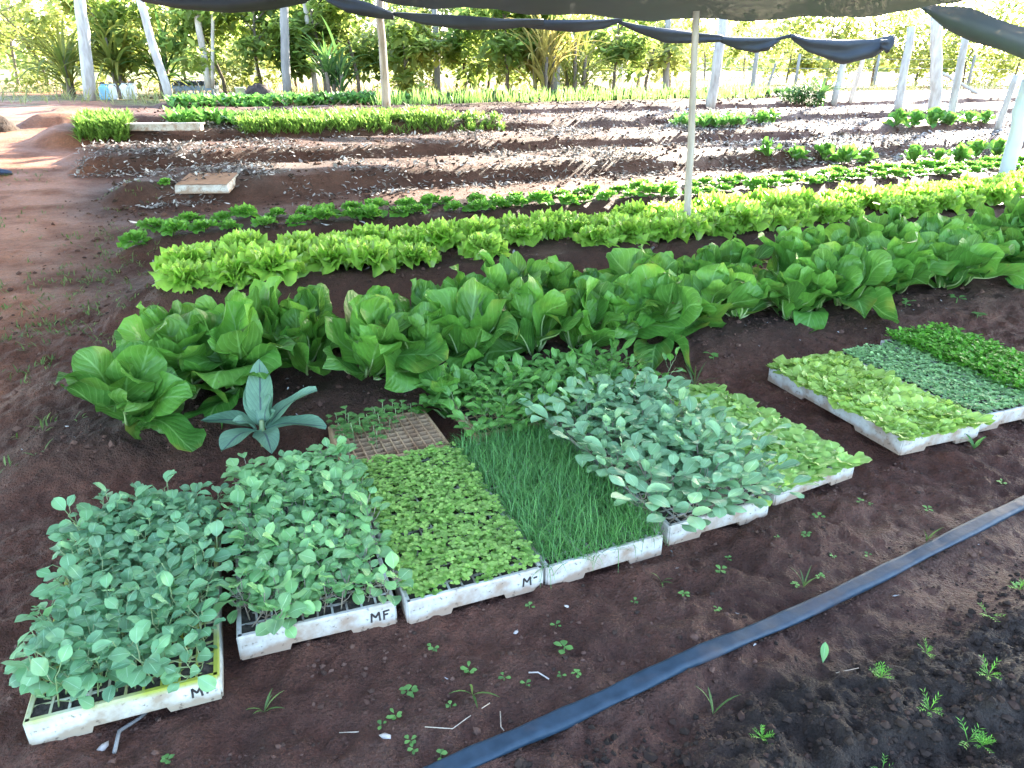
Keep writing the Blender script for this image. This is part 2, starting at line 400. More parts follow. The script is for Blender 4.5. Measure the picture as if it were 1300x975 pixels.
# the sagging sheet along the top of the view
def edge_pts(px_list, Y_list): return [ray(p[0], p[1], y) for p, y in zip(px_list, Y_list)]
rows = []
ex = np.linspace(430, 1215, 40)
ey = np.interp(ex, [430, 480, 560, 640, 700, 760, 830, 900, 960, 1040, 1110, 1160, 1215], [-14, 3, 10, 14, 18, 22, 25, 25.5, 25, 23, 19, 14, 2])
for k in range(7):
    row = []
    for i, (x, y) in enumerate(zip(ex, ey)):
        p = ray(x, y, 5.45 + (x-650)*.0012)
        row.append(p + np.array([.05, -.27, .05])*k + np.array([0, 0, .012*math.sin(i*.9+k) - .004*math.sin(i*2.3)]))
    rows.append(row)
o = sheet('sagging_shade_cloth', rows, M['mesh_cloth']); tag(o, 'thin grey shade cloth sagging across the top of the view', 'shade cloth')

def swag(mb, px, top, bot, Y_, folds=5, seed=0):
    """gathered cloth between two ties: a folded bundle along a sagging line"""
    n = 26; xs = np.linspace(px[0], px[-1], n); t = np.interp(xs, px, top); b = np.interp(xs, px, bot)
    vs = []; K = 24
    for i in range(n):
        a = ray(xs[i], t[i], Y_); c = ray(xs[i], b[i], Y_); h = (a-c)/2; mid = (a+c)/2; hh = np.linalg.norm(h)
        for k in range(K):
            w = 2*math.pi*k/K
            f = 1 + .30*math.sin(3*w + i*.25 + seed) + .16*math.sin(5*w + i*.13)
            vs.append(mid + h*math.sin(w)*(1 + .07*math.sin(6*w+i*.2)) + np.array([0, 1, 0])*math.cos(w)*max(hh*.75, .02)*f)
    fs = [(i*K+k, i*K+(k+1) % K, (i+1)*K+(k+1) % K, (i+1)*K+k) for i in range(n-1) for k in range(K)]
    fs += [tuple(range(K))[::-1], tuple((n-1)*K+k for k in range(K))]
    mb.add(vs, fs)
mb = MB(); swag(mb, [150, 180, 230, 290, 340, 390, 420], [-30, -22, -16, -12, -16, -24, -34], [-22, 2, 12, 16, 13, 3, -24], 11.5)
o = mb.build('gathered_shade_cloth', M['cloth']); tag(o, 'black gathered shade cloth bulging low over the leaning pole and blue crate', 'shade cloth')
mb = MB()
swag(mb, [400, 415, 440, 470, 500], [-18, -10, -4, 4, 16], [-12, 2, 16, 22, 25], 13.2)
swag(mb, [500, 540, 590, 640, 690], [15, 17, 20, 24, 24], [20, 32, 38, 37, 31], 13.2, seed=1)
swag(mb, [640, 680, 730, 765, 790], [24, 25, 25, 25, 23], [31, 37, 41, 37, 27], 13.3, seed=2)
swag(mb, [785, 810, 845, 880, 918], [26, 31, 36, 41, 45], [30, 42, 55, 55, 53], 13.3, seed=3)
swag(mb, [915, 935, 960, 975, 990], [46, 47, 48, 48, 48], [54, 63, 67, 64, 52], 13.3, seed=4)
swag(mb, [985, 995, 1005, 1015], [48, 45, 43, 44], [52, 50, 48, 50], 13.3, seed=4)
swag(mb, [1005, 1025, 1070, 1110, 1135], [43, 48, 51, 50, 44], [50, 66, 82, 72, 54], 13.2, seed=5)
swag(mb, [1118, 1126, 1134], [50, 50, 46], [60, 68, 58], 13.0, seed=6)
o = mb.build('gathered_shade_cloth', M['cloth']); tag(o, 'long dark shade cloth tied up in swags from pole to pole', 'shade cloth')
# cloth hanging from the right
rows = []
for k, (dy0, dY) in enumerate([(-60, 0), (-35, .2), (0, .5), (0, 0), (-14, .45), (-30, .9)]):
    xs = np.linspace(1165, 1420, 16); row = []
    for i, x in enumerate(xs):
        yb = np.interp(x, [1165, 1200, 1250, 1300, 1420], [8, 38, 58, 75, 112]); yt = np.interp(x, [1165, 1240, 1300, 1420], [2, 12, 36, 70])
        g = [0, .25, .6, 1.0, .8, .5][k]
        row.append(ray(x, yt*(1-g)+yb*g + 1.5*math.sin(i*1.3+k), 8.0 + [0, -.15, -.2, 0, .3, .6][k] + .06*math.sin(i*.8)))
    rows.append(row)
o = sheet('hanging_shade_cloth', rows, M['mesh_cloth']); tag(o, 'grey shade cloth hanging in a fold from the upper right corner', 'shade cloth')

# ------------------------------------------------------------------ poles and posts
M['pole'] = plain_mat('weathered pole', (.55, .49, .42), (.28, .23, .19), 6, .8, .4, 30, .01, stretch=(3, 3, .5))
M['graypole'] = plain_mat('grey post', (.30, .28, .26), (.16, .15, .14), 6, .85, .5, 25, .012, stretch=(3, 3, .6))
M['paint'] = plain_mat('white painted post', (.50, .48, .45), (.28, .25, .22), 7, .8, .5, 22, .01, stretch=(2, 2, .5))
M['bluepaint'] = plain_mat('pale blue post', (.45, .58, .72), (.55, .62, .68), 5, .6, .1, 25, .005)
def pole(base, top, wpx, mat, label, name='wooden_pole', cat='pole', over=0.0, dep=None):
    b = G(*base) if dep is None else ray(base[0], base[1], dep); depth = b[1]*math.cos(PITCH) + (CAM_H-b[2])*math.sin(PITCH)
    t = ray(top[0], top[1], b[1]); r = wpx/F_PX*depth/2*(.82 if depth > 9 else 1)
    if over: t = t + (t-b)*over
    p = [b*(1-k) + t*k for k in np.linspace(-.06, 1, 8)]
    p = [x + (rng.random(3)-.5)*np.array([1, 1, 0])*r*.35 for x in p]
    mb = MB(); mb.tube(p, np.linspace(r*1.08, r*.92, 8), 9, jitter=.10)
    o = mb.build(name, M[mat]); tag(o, label, cat); return o
pole((872, 291), (884.5, 14), 8.5, 'pole', 'slim bare pole standing in the curly lettuce bed')
pole((490, 137), (480, -25), 12, 'pole', 'straight pale pole behind the feathery green bed')
pole((902, 137), (919, 18), 15, 'paint', 'thick whitish post leaning right behind the slim pole')
pole((556, 121), (551, -5), 9, 'graypole', 'grey knotty post beyond the onion row, left of the yellow cane')
pole((706, 121), (705, -5), 11, 'graypole', 'grey post standing against the yellow cane clump')
pole((845, 118), (849, 20), 10, 'graypole', 'short grey post left of the slim lettuce bed pole')
pole((787, 103), (790, 45), 6, 'pole', 'thin distant stake in the pale grass')
pole((114, 119), (97, -30), 17, 'paint', 'thick white post before the strap leaved clump', dep=16.3)
pole((214, 122), (176, -4), 12, 'paint', 'long pale pole leaning left beside the blue crate', dep=16)
pole((264, 106), (247, 5), 10, 'pole', 'pale tilted post behind the blue crate', dep=17.6)
pole((270, 106), (270, -5), 5, 'pole', 'thin upright stake behind the blue crate', dep=17.6)
pole((328, 110), (322, 20), 7, 'graypole', 'thin stake above the dark compost heap')
pole((364, 116), (359, -10), 13, 'graypole', 'stout grey post right of the dark compost heap', dep=17)
pole((401, 124), (385, -15), 8, 'pole', 'slim pale pole tilting left near the dark strap leaved clump')
pole((954, 121), (963, 55), 7, 'graypole', 'dark weathered fence stake under the small swag')
pole((974, 112), (985, 80), 4, 'graypole', 'short thin stick slanting in the pale grass', 'wooden_stick', 'stick')
pole((1058, 131), (1077, 60), 10, 'paint', 'white post leaning right under the widest swag')
pole((1079, 131), (1098, 68), 7, 'pole', 'thinner leaning post under the right end of the widest swag')
pole((1139, 142), (1157, 34), 12, 'paint', 'white post under the right end of the tied up cloth')
pole((1186, 145), (1190, 20), 17, 'paint', 'stoutest white post right of the tied up cloth')
pole((1207, 152), (1227, 35), 11, 'paint', 'white post leaning right under the hanging cloth')
pole((1275, 232), (1306, 100), 17, 'bluepaint', 'pale blue leaning post at the right edge of the beds')
pole((1266, 165), (1290, 95), 9, 'paint', 'white post behind the pale blue post')
pole((1240, 118), (1195, 92), 5, 'paint', 'fallen pale stick propped in the bright grass', 'wooden_stick', 'stick')

# a wire fence in the pale grass
mb_all = empty('wire_fence', G(760, 104)); tag(mb_all, 'wire fence running through the bright grass behind the beds', 'fence')
mb_all.location = (0, 0, 0)
M['wire'] = plain_mat('wire', (.35, .35, .35), (.25, .22, .2), 10, .5, 0)
for k, dz in enumerate((.35, .65, .95)):
    pts_ = []
    for px in range(560, 1290, 60):
        p = ray(px, 100, 26 + (px-560)*.004); p[2] = gx(p[0], p[1]) + dz + .02*math.sin(px); pts_.append(p)
    mb = MB(); mb.tube(pts_, .008, 4); mb.build('wire', M['wire'], mb_all)
for px in (600, 690, 790+20, 880, 1010, 1110, 1230):
    p = ray(px, 100, 26 + (px-560)*.004); p[2] = gx(p[0], p[1])
    mb = MB(); mb.tube([p+[0, 0, -.1], p+[.02, 0, .5], p+[.03, 0, 1.1]], [.06, .055, .05], 7, jitter=.1); mb.build('post', M['graypole'], mb_all)

# ------------------------------------------------------------------ hose
def hose():
    m, nt, b, out = mat_new('hose plastic')
    g = nt.nodes.new('ShaderNodeNewGeometry').outputs['Position']
    n1 = noise(nt, 9, 5, g); n2 = noise(nt, 40, 4, g)
    col = mixc(nt, (.012, .030, .050), (.026, .052, .080), ramp(nt, n2, .3, .7))
    dirt = ramp(nt, n1, .54, .74)
    col = mixc(nt, col, (.11, .075, .065), mth(nt, 'MULTIPLY', dirt, .45))
    nt.links.new(col, b.inputs['Base Color'])
    rr = nt.nodes.new('ShaderNodeMapRange'); rr.inputs[3].default_value = .45; rr.inputs[4].default_value = .8
    nt.links.new(dirt, rr.inputs[0]); nt.links.new(rr.outputs[0], b.inputs['Roughness']); b.inputs['Specular IOR Level'].default_value = .35
    bp = N(nt, 'ShaderNodeBump', Strength=.25, Distance=.01); nt.links.new(noise(nt, 18, 3, g), bp.inputs['Height']); nt.links.new(bp.outputs[0], b.inputs['Normal'])
    px = [(480, 1012), (575, 974), (670, 936), (800, 883), (870, 849), (954, 810), (1069, 752), (1185, 699), (1300, 642), (1420, 583), (1560, 512)]
    P = np.array([at(*p, .01) for p in px]); s = np.linspace(0, 1, len(P)); S2 = np.linspace(0, 1, 90)
    P = np.stack([np.interp(S2, s, P[:, i]) for i in range(3)], 1)
    for _ in range(120): P[1:-1] = (P[:-2]+2*P[1:-1]+P[2:])/4
    for i in range(len(P)): P[i, 2] = gx(P[i, 0], P[i, 1])
    for _ in range(60): P[1:-1, 2] = (P[:-2, 2]+2*P[1:-1, 2]+P[2:, 2])/4
    P[:, 2] += .008
    d = np.gradient(P, axis=0); vs = []; K = 16
    for i in range(len(P)):
        t = d[i]/np.linalg.norm(d[i]); a = np.cross(t, [0, 0, 1]); a /= np.linalg.norm(a)
        hw = .0215*(1+.06*math.sin(i*.7)); hh = .0085*(1+.25*math.sin(i*.37+1)+.15*math.sin(i*1.9))
        for k in range(K):
            w = 2*math.pi*k/K; cx = math.copysign(abs(math.cos(w))**.75, math.cos(w)); cy = math.copysign(abs(math.sin(w))**.8, math.sin(w))
            vs.append(P[i] + a*hw*cx + np.array([0, 0, 1])*(hh*cy + .004 - .003*abs(math.sin(w))*(abs(cx) < .3)))
    fs = [(i*K+k, i*K+(k+1) % K, (i+1)*K+(k+1) % K, (i+1)*K+k) for i in range(len(P)-1) for k in range(K)]
    mb = MB(); mb.add(vs, fs); o = mb.build('irrigation_hose', m)
    tag(o, 'flattened black irrigation hose lying across the wet soil in front of the trays', 'hose')
hose()

# ------------------------------------------------------------------ seedling trays
def foam_mat(name, clean, dirt, amt, algae=0.0):
    m, nt, b, out = mat_new(name)
    co = objco(nt); sp = nt.nodes.new('ShaderNodeSeparateXYZ'); nt.links.new(co, sp.inputs[0])
    n1 = noise(nt, 14, 5, co); n2 = noise(nt, 70, 4, co); n3 = noise(nt, 4, 3, co)
    col = mixc(nt, clean, tuple(c*.86 for c in clean), ramp(nt, n2, .4, .7))
    low = mth(nt, 'SUBTRACT', 1.0, ramp(nt, sp.outputs[2], .0, .03), True)
    f = mth(nt, 'MULTIPLY', ramp(nt, mth(nt, 'ADD', n1, mth(nt, 'MULTIPLY', low, .32)), .44, .70), amt, True)
    col = mixc(nt, col, dirt, f)
    col = mixc(nt, col, (.10, .07, .05), mth(nt, 'MULTIPLY', ramp(nt, n2, .60, .68), .7))
    if algae:
        top = ramp(nt, sp.outputs[2], .048, .060)
        col = mixc(nt, col, (.30, .33, .03), mth(nt, 'MULTIPLY', mth(nt, 'MULTIPLY', top, ramp(nt, n3, .3, .55)), algae))
    nt.links.new(col, b.inputs['Base Color']); b.inputs['Roughness'].default_value = .75; b.inputs['Specular IOR Level'].default_value = .25
    bp = N(nt, 'ShaderNodeBump', Strength=.35, Distance=.003); nt.links.new(n2, bp.inputs['Height']); nt.links.new(bp.outputs[0], b.inputs['Normal'])
    return m
M['foam'] = foam_mat('white foam', (.56, .55, .52), (.30, .20, .14), .9)
M['foam_algae'] = foam_mat('foam with algae', (.68, .67, .60), (.28, .19, .11), .8, .95)
M['foam_dirty'] = foam_mat('soiled foam', (.50, .48, .44), (.16, .12, .09), .9)
M['foam_brown'] = foam_mat('old stained foam', (.44, .29, .17), (.24, .13, .07), .9)
M['plug'] = plain_mat('potting soil', (.022, .018, .015), (.075, .058, .045), 90, .9, .6, 120, .006)
M['ink'] = plain_mat('marker ink', (.03, .025, .025), (.06, .05, .05), 80, .7, 0)
TW, TL, TH_ = .345, .68, .062
def tray_shell(mb, w, l, nx, ny, hgt=TH_, bar=.0046, rim=.011, deep=.026):
    """outer walls with feet and a notched underside, and the lattice of cell walls"""
    def wall(p0, p1, th):
        # profile along the wall: foot, recess, foot; bevelled upper outer edge
        p0 = np.array(p0, float); p1 = np.array(p1, float); d = p1-p0; Ln = np.linalg.norm(d); d /= Ln; nrm = np.array([d[1], -d[0], 0])
        seg = [(0, .0), (.30, .0), (.315, .014), (.70, .014), (.715, .0), (1, .0)]
        vs = []; 
        for s, zb in seg:
            c = p0 + d*s*Ln
            vs += [c + [0, 0, zb], c + nrm*0 + [0, 0, hgt-.004], c - nrm*.003 + [0, 0, hgt], c - nrm*th + [0, 0, hgt], c - nrm*th + [0, 0, zb]]
        k = 5; fs = []
        for i in range(len(seg)-1):
            for j in range(5): fs.append((i*k+j, (i+1)*k+j, (i+1)*k+(j+1) % 5, i*k+(j+1) % 5))
        fs += [(0, 1, 2, 3, 4), tuple((len(seg)-1)*k+j for j in (4, 3, 2, 1, 0))]
        mb.add(vs, fs)
    lat = MB(); c = .004
    wall((c, 0, 0), (w-c, 0, 0), rim); wall((w, c, 0), (w, l-c, 0), rim); wall((w-c, l, 0), (c, l, 0), rim); wall((0, l-c, 0), (0, c, 0), rim)
    for i in range(1, nx):
        x = rim + (w-2*rim)*i/nx; lat.box((x, l/2, hgt-deep/2-.0015), (bar, l-2*rim+.002, deep))
    for j in range(1, ny):
        y = rim + (l-2*rim)*j/ny; lat.box((w/2, y, hgt-deep/2-.003), (w-2*rim+.002, bar, deep))
    mb.box((w/2, l/2, .025), (w-2*rim+.004, l-2*rim+.004, .012))
    return lat
def strokes(mb, segs, x0, z0, sc, y=-.0012):
    for (a, b) in segs:
        a = np.array(a)*sc; b = np.array(b)*sc; d = b-a; L = np.linalg.norm(d); ang = math.atan2(d[1], d[0])
        c = (a+b)/2; h = .0021; e = np.array([math.cos(ang), math.sin(ang)]); nn = np.array([-e[1], e[0]])
        vs = []
        for yy in (y, .001):
            for sl_, sn in ((-1, -1), (1, -1), (1, 1), (-1, 1)):
                p = c + e*sl_*(L/2+.0006) + nn*sn*h; vs.append((x0+p[0], yy, z0+p[1]))
        mb.add(vs, [(0, 1, 2, 3), (7, 6, 5, 4), (0, 4, 5, 1), (1, 5, 6, 2), (2, 6, 7, 3), (3, 7, 4, 0)])
MF = [((0, 0), (.05, 1)), ((.05, 1), (.42, .45)), ((.42, .45), (.75, 1)), ((.75, 1), (.82, 0)), ((1.2, 0), (1.22, 1)), ((1.22, .95), (1.75, 1)), ((1.21, .55), (1.6, .58))]
MPLUS = [((0, 0), (.05, 1)), ((.05, 1), (.42, .45)), ((.42, .45), (.75, 1)), ((.75, 1), (.82, 0)), ((1.25, .1), (1.28, .95)), ((1.0, .9), (1.7, 1.0)), ((1.26, .5), (1.65, .5))]
trays = {}
def tray(key, fl, fr, label, mat='foam', w=TW, l=TL, nx=10, ny=20, text=None, zrot=None, soil=True, tilt=0.0, origin=None):
    a = at(fl[0], fl[1], TH_) if origin is None else np.array(origin)
    if zrot is None: b = at(fr[0], fr[1], TH_); d = b-a; rz = math.atan2(d[1], d[0])
    else: rz = zrot
    ux = np.array([math.cos(rz), math.sin(rz), 0]); uy = np.array([-ux[1], ux[0], 0])
    zs = [gx(*(a+ux*w*i/4+uy*l*j/6)[:2]) for i in range(5) for j in range(7)]
    z0 = float(np.percentile(zs, 65))
    e = empty('seedling_tray', (a[0], a[1], z0), rz); e.rotation_euler[0] = tilt
    tag(e, label, 'seedling tray', 'foam seedling trays')
    mb = MB(); lat = tray_shell(mb, w, l, nx, ny); mb.build('shell', M[mat], e, smooth=False); lat.build('cell_walls', M['foam_brown' if mat == 'foam_brown' else 'foam_algae' if mat == 'foam_algae' else 'foam_dirty'], e, smooth=False)
    if soil:
        mb = MB(); n, m = nx*3, ny*3
        xs = np.linspace(.010, w-.010, n+1); ys = np.linspace(.010, l-.010, m+1); XX, YY = np.meshgrid(xs, ys, indexing='ij')
        ZZ = .0535 + .007*vnoise(XX*90+key*3, YY*90)
        mb.add(np.stack([XX, YY, ZZ], -1).reshape(-1, 3), [(i*(m+1)+j, (i+1)*(m+1)+j, (i+1)*(m+1)+j+1, i*(m+1)+j+1) for i in range(n) for j in range(m)])
        mb.build('potting_soil', M['plug'], e)
    else:
        mb = MB(); mb.box((w/2, l/2, .034), (w-.024, l-.024, .004)); mb.build('potting_soil', M['plug'], e, smooth=False)
    if text:
        mb = MB(); strokes(mb, text[0], text[1]*w, .022, text[2]); mb.build('lettering', M['ink'], e, smooth=False)
    trays[key] = (e, np.array([a[0], a[1], z0]), ux, uy, w, l, nx, ny, rz)
    return e
def cell(key, i, j, jit=0.0, z=.052):
    e, o, ux, uy, w, l, nx, ny, rz = trays[key]
    x = .011 + (w-.022)*(i+.5)/nx + (rng.random()-.5)*jit; y = .011 + (l-.022)*(j+.5)/ny + (rng.random()-.5)*jit
    return o + ux*x + uy*y + np.array([0, 0, z])
tray(1, (28, 922), (283, 858), 'leftmost foam tray with yellow algae on its rim, full of blue green seedlings', 'foam_algae', text=(MPLUS, .84, .022))
tray(2, (300, 812), (508, 766), 'white foam tray of round leaved seedlings, second from the left', text=(MF, .83, .024))
tray(3, (516, 768), (688, 722), 'white foam tray carpeted with tiny light green leaves', text=([MF[i] for i in (0, 1, 2, 3)] + [((1.15, .75), (1.5, .8))], .84, .024))
tray(4, (694, 720), (838, 680), 'white foam tray overgrown with fine grassy chives')
tray(5, (850, 668), (974, 633), 'white foam tray hidden under tall bluish cabbage seedlings')
tray(6, (986, 622), (1086, 586), 'stained foam tray of pale green lettuce seedlings right of the tall bluish ones')
tray(7, (1146, 562), (1226, 546), 'foam tray with a long stained side, full of yellow green lettuce seedlings')
tray(8, (1244, 531), (1305, 488), 'white foam tray of small grey green leaves between the yellow green tray and the parsley', zrot=trays[7][8]+.02)
e8, o8, ux8, uy8, *_ = trays[8]
tray(9, (0, 0), None, 'foam tray of bright parsley seedlings at the right edge', zrot=trays[7][8]+.0, origin=at(1117, 434, TH_) - np.array([-math.sin(trays[7][8]), math.cos(trays[7][8]), 0])*TL)
tray(10, (608, 556), None, 'foam tray of bright green seedlings behind the chives, beside the broad leaved row', 'foam_brown', w=.68, l=.345, nx=20, ny=10, zrot=R_(24))
e3, o3, ux3, uy3, *_ = trays[3]
tray(11, (0, 0), None, 'old brown foam tray with mostly empty cells', 'foam_brown', zrot=trays[3][8]+.02, l=.30, ny=9, soil=False, origin=o3 + uy3*.69 - ux3*.012)

# ------------------------------------------------------------------ leaf materials
M['cab1'] = leaf_mat('blue green seedling leaf', (.120, .290, .130), (.230, .430, .230), (.30, .48, .30), .42, .28, veinw=.05, side=.25)
M['cab2'] = leaf_mat('pale green seedling leaf', (.155, .360, .130), (.290, .510, .225), (.36, .54, .30), .42, .30, veinw=.05, side=.2)
M['cab5'] = leaf_mat('bluish seedling leaf', (.150, .320, .155), (.270, .460, .250), (.33, .50, .31), .45, .28, veinw=.05, side=.3)
M['stem'] = plain_mat('seedling stem', (.16, .26, .09), (.26, .30, .16), 30, .5, 0)
M['stemp'] = plain_mat('purplish stem', (.20, .20, .13), (.24, .17, .16), 30, .5, 0)
M['basil'] = leaf_mat('tiny light green leaf', (.200, .390, .080), (.390, .590, .160), None, .45, .3)
M['chive'] = leaf_mat('chive blade', (.055, .190, .045), (.150, .360, .095), None, .42, .2)
M['letseed'] = leaf_mat('pale lettuce seedling leaf', (.250, .460, .100), (.400, .600, .170), (.46, .62, .24), .45, .35, veinw=.06)
M['letyel'] = leaf_mat('yellow green lettuce seedling leaf', (.310, .500, .095), (.470, .640, .160), (.52, .66, .26), .45, .35, veinw=.06)
M['grey8'] = leaf_mat('grey green small leaf', (.210, .400, .150), (.330, .540, .240), None, .5, .25)
M['parsley'] = leaf_mat('parsley leaf', (.085, .290, .025), (.180, .440, .055), None, .45, .3)
M['rocket'] = leaf_mat('bright seedling leaf', (.095, .270, .050), (.180, .390, .095), (.24, .42, .15), .42, .3, veinw=.06)
M['chic'] = leaf_mat('broad chicory leaf', (.048, .180, .028), (.140, .330, .050), (.19, .38, .11), .42, .34, veinw=.05, side=.40, bump=.8, spec=.42, age=.8)
M['rib'] = plain_mat('pale leaf rib', (.24, .36, .13), (.32, .42, .20), 20, .45, 0)
M['lettuce'] = leaf_mat('curly lettuce leaf', (.235, .480, .055), (.440, .670, .130), (.46, .62, .22), .45, .36, veinw=.06, edge=(.36, .58, .12), bump=.3)
M['lettuce_d'] = leaf_mat('small green lettuce leaf', (.095, .300, .035), (.180, .420, .070), (.2, .36, .12), .45, .36, veinw=.06, bump=.3)
M['lance'] = leaf_mat('blue green lance leaf', (.165, .330, .190), (.230, .420, .250), (.040, .055, .070), .45, .22, veinw=.09, side=.45, bump=.3)
M['herb'] = leaf_mat('feathery herb leaf', (.130, .270, .050), (.260, .420, .100), None, .5, .35)
M['weed'] = leaf_mat('weed leaf', (.10, .24, .06), (.17, .33, .10), None, .45, .3)
M['grass'] = leaf_mat('grass blade', (.06, .13, .03), (.16, .22, .07), None, .55, .3)
M['drygrass'] = leaf_mat('dry grass blade', (.36, .33, .15), (.22, .28, .09), None, .7, .3)
M['tree_leaf'] = leaf_mat('tree leaf', (.095, .190, .040), (.310, .360, .095), None, .5, .75)
M['tree_yel'] = leaf_mat('yellow green tree leaf', (.20, .27, .06), (.36, .38, .12), None, .5, .55)
M['strap'] = leaf_mat('strap leaf', (.09, .16, .03), (.30, .28, .06), None, .5, .45)
M['strap_g'] = leaf_mat('green strap leaf', (.04, .12, .03), (.10, .19, .05), None, .5, .4)
M['straw'] = leaf_mat('dry cane leaf', (.42, .34, .12), (.30, .28, .07), None, .6, .4)
M['bark'] = plain_mat('bark', (.20, .16, .12), (.10, .08, .06), 8, .9, .7, 25, .03)
M['mulch'] = tint_mat('dry leaf litter', [(.06, .048, .042), (.20, .18, .17), (.38, .37, .37), (.70, .69, .68)], .8)
M['straw_m'] = tint_mat('straw', [(.24, .16, .10), (.40, .30, .19), (.55, .45, .32)], .8)
M['clod'] = tint_mat('soil crumbs', [(.016, .011, .009), (.038, .025, .019), (.075, .038, .028), (.125, .070, .052)], .9)

TAU = 2*math.pi
def xf(src, loc, rz, sc, dst, dt=None, shear=None):
    """stamp a copy of one leaf collection into another"""
    c, s = math.cos(rz), math.sin(rz)
    V = np.concatenate(src.v)*sc; P = np.stack([V[:, 0]*c - V[:, 1]*s, V[:, 0]*s + V[:, 1]*c, V[:, 2]], 1)
    if shear is not None: P = P + np.maximum(P[:, 2:3], 0)*np.asarray(shear)[None, :]
    P = P + np.asarray(loc)
    T = np.concatenate(src.t).copy()
    if dt is not None: T = np.clip(T*.6 + dt*.4, 0, 1)
    dst.add(P, src.f, T, np.concatenate(src.st))

# ------------------------------------------------------------------ cabbage seedlings
def seedling(h, L, Wd, n, flat=.2, spread=.03, lean=.1, prof=.52):
    lv, st = MB(), MB()
    la = rng.random()*TAU; top = np.array([math.cos(la)*lean*h, math.sin(la)*lean*h, h*.62])
    st.tube([(0, 0, -.004), top*.5 + [0, 0, .004], top], [.0017, .0014, .0011], 5)
    a0 = rng.random()*TAU
    for k in range(n):
        az = a0 + k*2.4 + (rng.random()-.5)*.5; f = k/max(n-1, 1)
        b = top*(.28 + .72*f); pl = spread*(1.1 - .5*f)*(.8+.4*rng.random())
        d = np.array([math.cos(az), math.sin(az), 0]); e = b + d*pl*.75 + np.array([0, 0, pl*(.55+.6*f)])
        st.tube([b, b + d*pl*.45 + np.array([0, 0, pl*.2]), e], [.0011, .0009, .0009], 4)
        sc = (.75 + .35*rng.random())*(1.0 if 0 < k < n-1 or n < 4 else .78)
        leaf(lv, L*sc, Wd*sc, az + (rng.random()-.5)*.5, flat + rng.normal()*.35 + .35*f, -.5-.5*rng.random(), cup=rng.normal()*.25+.12, ruf=.0012, rk=2, n=6, m=4, base=e, prof=prof, wav=.0012)
    return lv, st
def proto_set(k, *a, **kw): return [seedling(*a, **kw) for _ in range(k)]
P1 = proto_set(12, .110, .040, .030, 7, .15, .034, .22)
P2 = proto_set(12, .095, .038, .032, 7, .30, .028, .18)
P5 = proto_set(10, .125, .050, .034, 7, .40, .044, .28)
def meshes(prs, lm, sm): return [(a.mesh('foliage', M[lm]), b.mesh('stem', M[sm])) for a, b in prs]
Q1, Q2 = meshes(P1, 'cab1', 'stem'), meshes(P2, 'cab2', 'stemp')
def plant_seedling(q, loc, rz, sc, label, group, tilt=(0, 0)):
    e = empty('cabbage_seedling', loc, rz); e.rotation_euler = (tilt[0], tilt[1], rz); e.scale = (sc, sc, sc)
    tag(e, label, 'seedling', group)
    for m, nm in zip(q, ('foliage', 'stem')):
        o = bpy.data.objects.new(nm, m); COL.objects.link(o); o.parent = e
for j in range(20):
    for i in range(10):
        if rng.random() < .03 or (j == 0 and rng.random() < .25): continue
        edge = (i == 0, i == 9)
        plant_seedling(Q1[rng.integers(12)], cell(1, i, j, .008), rng.random()*TAU, .78+.45*rng.random(), 'blue green cabbage seedling on a thin stem in the leftmost foam tray', 'seedlings of the leftmost tray',
                       (rng.normal()*.12 + (.22 if j == 0 else .15 if j < 3 else 0), rng.normal()*.12 + (-.30 if edge[0] else .42 if edge[1] else 0)))
rest2, rest2s = MB(), MB()
for j in range(20):
    for i in range(10):
        if rng.random() < .02 or (j == 0 and rng.random() < .2): continue
        k = rng.integers(12); sc = .8+.4*rng.random(); rz = rng.random()*TAU; p = cell(2, i, j, .008)
        if j < 11: plant_seedling(Q2[k], p, rz, sc, 'round leaved pale green cabbage seedling in the second foam tray from the left', 'seedlings of the second tray', (rng.normal()*.10 + (.42 if j == 0 else .2 if j < 3 else 0), rng.normal()*.1 + (-.42 if i == 0 else .25 if i == 9 else 0)))
        else: xf(P2[k][0], p, rz, sc, rest2, rng.random()); xf(P2[k][1], p, rz, sc, rest2s)
o = rest2.build('cabbage_seedlings', M['cab2']); tag(o, 'mass of round leaved seedlings filling the far half of the second tray', 'seedlings', kind='stuff')
rest2s.build('stems', M['stemp'], o)
def fill(key, prs, lm, sm, name, label, cat, smin=.8, smax=1.25, keep=.97, jit=.010, over=1, spill=(1.0, 1.0)):
    a, b = MB(), MB(); _, _, _, _, w, l, nx, ny, _ = trays[key]
    for _ in range(over):
        for j in range(ny):
            for i in range(nx):
                if rng.random() > keep: continue
                k = rng.integers(len(prs)); sc = smin+(smax-smin)*rng.random(); p = cell(key, i, j, jit); rz = rng.random()*TAU; d = rng.random()
                p = p + trays[key][2]*((i+.5)/nx-.5)*w*(spill[0]-1) + trays[key][3]*((j+.5)/ny-.5)*l*(spill[1]-1)
                sh = trays[key][3]*(-.75 if j == 0 else -.4 if j < 3 else .3 if j == ny-1 else 0) + trays[key][2]*(-.6 if i == 0 else .5 if i == nx-1 else 0)
                xf(prs[k][0], p, rz, sc, a, d, sh); xf(prs[k][1], p, rz, sc, b, None, sh)
    o = a.build(name, M[lm]); tag(o, label, cat, kind='stuff'); b.build('stems', M[sm], o)
fill(5, P5, 'cab5', 'stemp', 'cabbage_seedlings', 'tall bluish cabbage seedlings crowding their tray right of the chives', 'seedlings', .8, 1.3, spill=(1.08, 1.0))
P10 = proto_set(7, .095, .054, .031, 6, .35, .028, .15, prof=.55)
fill(10, P10, 'rocket', 'stem', 'bright_seedlings', 'dense bright green seedlings behind the chives and the bluish cabbage seedlings', 'seedlings', .8, 1.3, spill=(1.06, 1.10))
